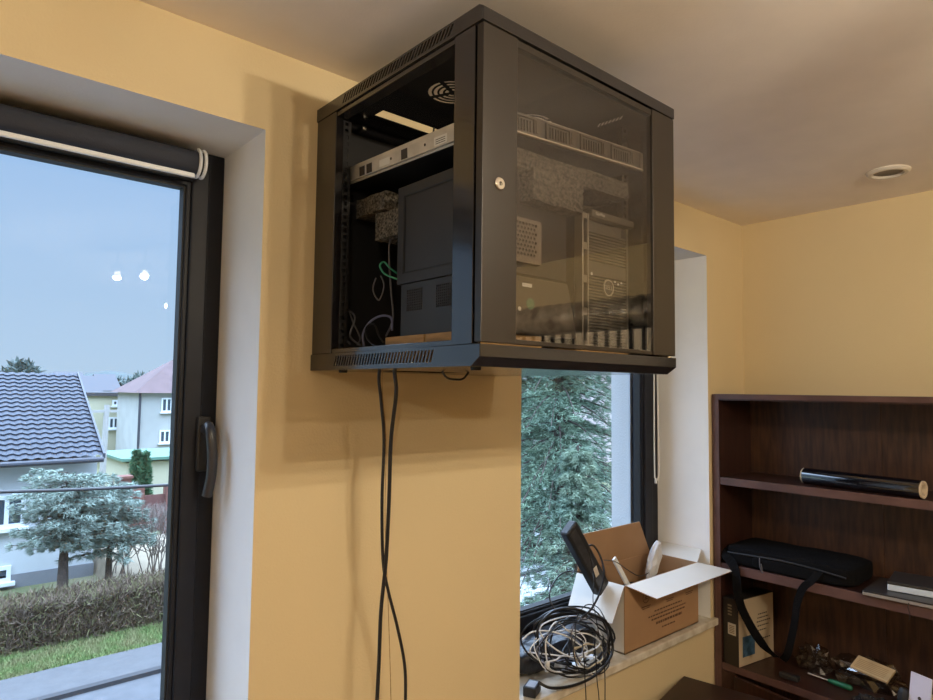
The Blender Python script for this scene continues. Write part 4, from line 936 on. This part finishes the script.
# trees
def conifer(name, base, h, r, m_leaf, m_trunk, lab, layers, per, seed, z_first=.15, droop=.15, blade=(.22, .02), nb=26, prof=None, spread=.32, cat='tree', tr=.16, clip=None):
    rnd = random.Random(seed); base = Vector(base)
    t = thing(name, lab, cat, base)
    tb_ = B().cyl(base, base+Vector((0, 0, h*.97)), tr, .02, 10); fol = B(); br = B()
    for L_ in range(layers):
        f = z_first+(1-z_first)*L_/layers; z = base.z+h*f
        R_ = r*(prof(f) if prof else (1-f)**.8+.05)
        for k in range(per):
            a = 2*pi*(k+rnd.random()*.8)/per+L_*.7; ln = R_*rnd.uniform(.75, 1.1)
            d = Vector((cos(a), sin(a), 0)); p0 = Vector((base.x, base.y, z+rnd.uniform(-.5, .5)*h/layers)); steps = max(3, int(ln/.16)); prev = p0
            if clip and clip(p0+d*ln): continue
            for s in range(1, steps+1):
                q = s/steps; p = p0+d*ln*q+Vector((0, 0, -droop*ln*q*q+.10*ln*q))
                if s % 2 == 0 or s == steps: br.cyl(prev, p, .018*(1.2-q)+.004, n=4, caps=False); prev = p
                side = Vector((-d.y, d.x, 0))
                w = .30*ln*(1-.75*q)
                for e in range(max(1, int(nb/steps*2))):
                    o = p+side*rnd.uniform(-w, w)+Vector((0, 0, rnd.uniform(-.06, .02)))
                    blades(fol, rnd, o, (d+side*rnd.uniform(-.8, .8)+Vector((0, 0, -.1))).normalized(), 3, blade[0], blade[1], spread)
    obj('trunk', tb_, m_trunk, t); obj('branches', br, m_trunk, t); obj('foliage', fol, m_leaf, t); return t
M_bark = mat('conifer_bark', (.09, .07, .06), .95, noise=.4, nscale=12)
M_blue = mat('blue_spruce_needles', (.31, .38, .33), .85, col2=(.17, .22, .18), nscale=2.5)
sb = P(57, 585, 'y', 16.4)
conifer('spruce_tree', (sb.x+.10, 16.4, G), P(60, 473, 'y', 16.4).z-G, 1.05, M_blue, M_bark, 'blue spruce in front of the white house across the street', 11, 9, 9, z_first=.48, droop=.03, blade=(.13, .011), nb=44, prof=lambda f: (.40+.62*sin(min(1, (f-.40)/.64)*pi)**.6), tr=.14)
s2b = P(120, 585, 'y', 16.9)
conifer('spruce_tree', (P(108, 585, 'y', 16.9).x, 16.9, G), P(108, 478, 'y', 16.9).z-G, 1.0, M_blue, M_bark, 'lower blue spruce to the right of the tall one', 9, 8, 10, z_first=.42, droop=.1, blade=(.14, .012), nb=40, prof=lambda f: 1.35-f*.85, tr=.09)
M_th = mat('thuja_green', (.07, .17, .08), .9, col2=(.04, .10, .05), nscale=3)
for (u, vt, lb) in ((137, 449, 'narrow green thuja, left one of the pair before the garage'), (146, 451, 'narrow green thuja, right one of the pair before the garage')):
    a = P(u, vt, 'y', 27); conifer('thuja', (a.x, 27, G), a.z-G, .22, M_th, M_bark, lb, 16, 8, u, z_first=.02, droop=-.3, blade=(.16, .03), nb=14, prof=lambda f: max(.05, .85*(1-f**2.5)), tr=.05)
def bare(name, base, h, lab, seed, n=14):
    rnd = random.Random(seed); b = B(); base = Vector(base)
    def br(p, d, L_, r, k):
        q = p+d*L_; b.cyl(p, q, r, r*.65, 5, caps=False)
        if k: 
            for _ in range(3): br(q, (d+Vector((rnd.gauss(0, .4), rnd.gauss(0, .4), rnd.uniform(-.05, .3)))).normalized(), L_*.72, r*.6, k-1)
    for _ in range(n): br(base+Vector((rnd.gauss(0, .15), rnd.gauss(0, .15), 0)), Vector((rnd.gauss(0, .25), rnd.gauss(0, .25), 1)).normalized(), h*.35, .018, 3)
    return tag(obj(name, b, mat('bare_twig', (.20, .16, .14), .95)), lab, 'shrub')
a = P(157, 585, 'y', 17); bare('bare_shrub', (a.x, 17, G), 2.3, 'leafless shrub right of the spruces by the window frame', 3)
a = P(110, 582, 'y', 17.6); bare('bare_shrub', (a.x+.25, 17.6, G), 1.5, 'low leafless shrub under the lower blue spruce', 6, 9)
# distant trees and hills
rnd = random.Random(8)
hb = B(); n = 60; hx0, hx1 = -40, 260
top = [(hx0+(hx1-hx0)*i/n, 6.5+1.8*sin(i*.31)+1.2*sin(i*.77+1)+rnd.uniform(-.3, .3)) for i in range(n+1)]
vs = []; fs = []
for x, z in top: vs += [(x, 330, G), (x, 400, z), (x, 415, G)]
for i in range(n):
    k = i*3; fs += [(k, k+3, k+4, k+1), (k+1, k+4, k+5, k+2)]
hb.add(vs, fs); struct('hills', hb, mat('far_hill', (.07, .09, .09), 1, noise=.3, nscale=.05))
for (u, v, Yd, w, lb) in ((23, 361, 60, 1.3, 'dark round tree showing just above the tiled roof ridge'), (116, 378, 90, 1.6, 'small dark tree far off between the houses'), (143, 374, 120, 1.6, 'distant tree left of the hipped roof')):
    a = P(u, v, 'y', Yd); b = B(); rr = random.Random(u)
    for _ in range(900):
        d = Vector((rr.gauss(0, 1), rr.gauss(0, 1), rr.gauss(0, 1))).normalized()*w*rr.uniform(.5, 1)*Yd/60
        blades(b, rr, Vector((a.x, Yd, a.z-w*Yd/60))+d, d.normalized(), 1, .5*Yd/60, .13*Yd/60, .5)
    t = thing('distant_tree', lb, 'tree', (a.x, Yd, G)); obj('foliage', b, mat('far_foliage', (.10, .13, .12), .95), t)
    obj('trunk', B().cyl((a.x, Yd, G), (a.x, Yd, a.z-w*Yd/60), .2, .12, 8), M_bark, t)
# the conifers outside the right window
M_fir = mat('fir_green', (.20, .29, .19), .9, col2=(.10, .16, .12), nscale=1.6)
M_fir2 = mat('pale_fir_green', (.28, .35, .24), .9, col2=(.14, .22, .17), nscale=1.4)
conifer('fir_tree', (9.6, 8.2, G), 8.2, 3.0, M_fir, M_bark, 'dense dark green fir filling the right window', 24, 11, 31, z_first=.20, droop=.42, blade=(.11, .008), nb=80, prof=lambda f: 1.05-f*.85, tr=.2)
conifer('fir_tree', (8.55, 6.9, G), 4.1, 1.25, M_fir2, M_bark, 'smaller pale green fir in front of the dense one outside the right window', 16, 10, 32, z_first=.06, droop=.25, blade=(.10, .008), nb=70, prof=lambda f: 1.1-f, tr=.09)
conifer('fir_tree', (14.5, 13.6, G), 8.5, 3.2, M_fir, M_bark, 'tall fir standing behind the dense one outside the right window', 20, 10, 33, z_first=.12, droop=.3, blade=(.26, .022), nb=34, prof=lambda f: 1.05-f*.85, tr=.2)
ph = thing('house', 'pale pinkish house hidden behind the firs', 'house', (30, 27, G))
obj('wall', B().box((24, 27, G), (40, 36, 3.2)), mat('pink_render', (.55, .46, .46), .9), ph)
obj('roof', B().prism([(23.5, 26.5, 3.2), (23.5, 36.5, 3.2), (23.5, 31.5, 6.2)], (17, 0, 0)), MATS['red_brown_roof'], ph)
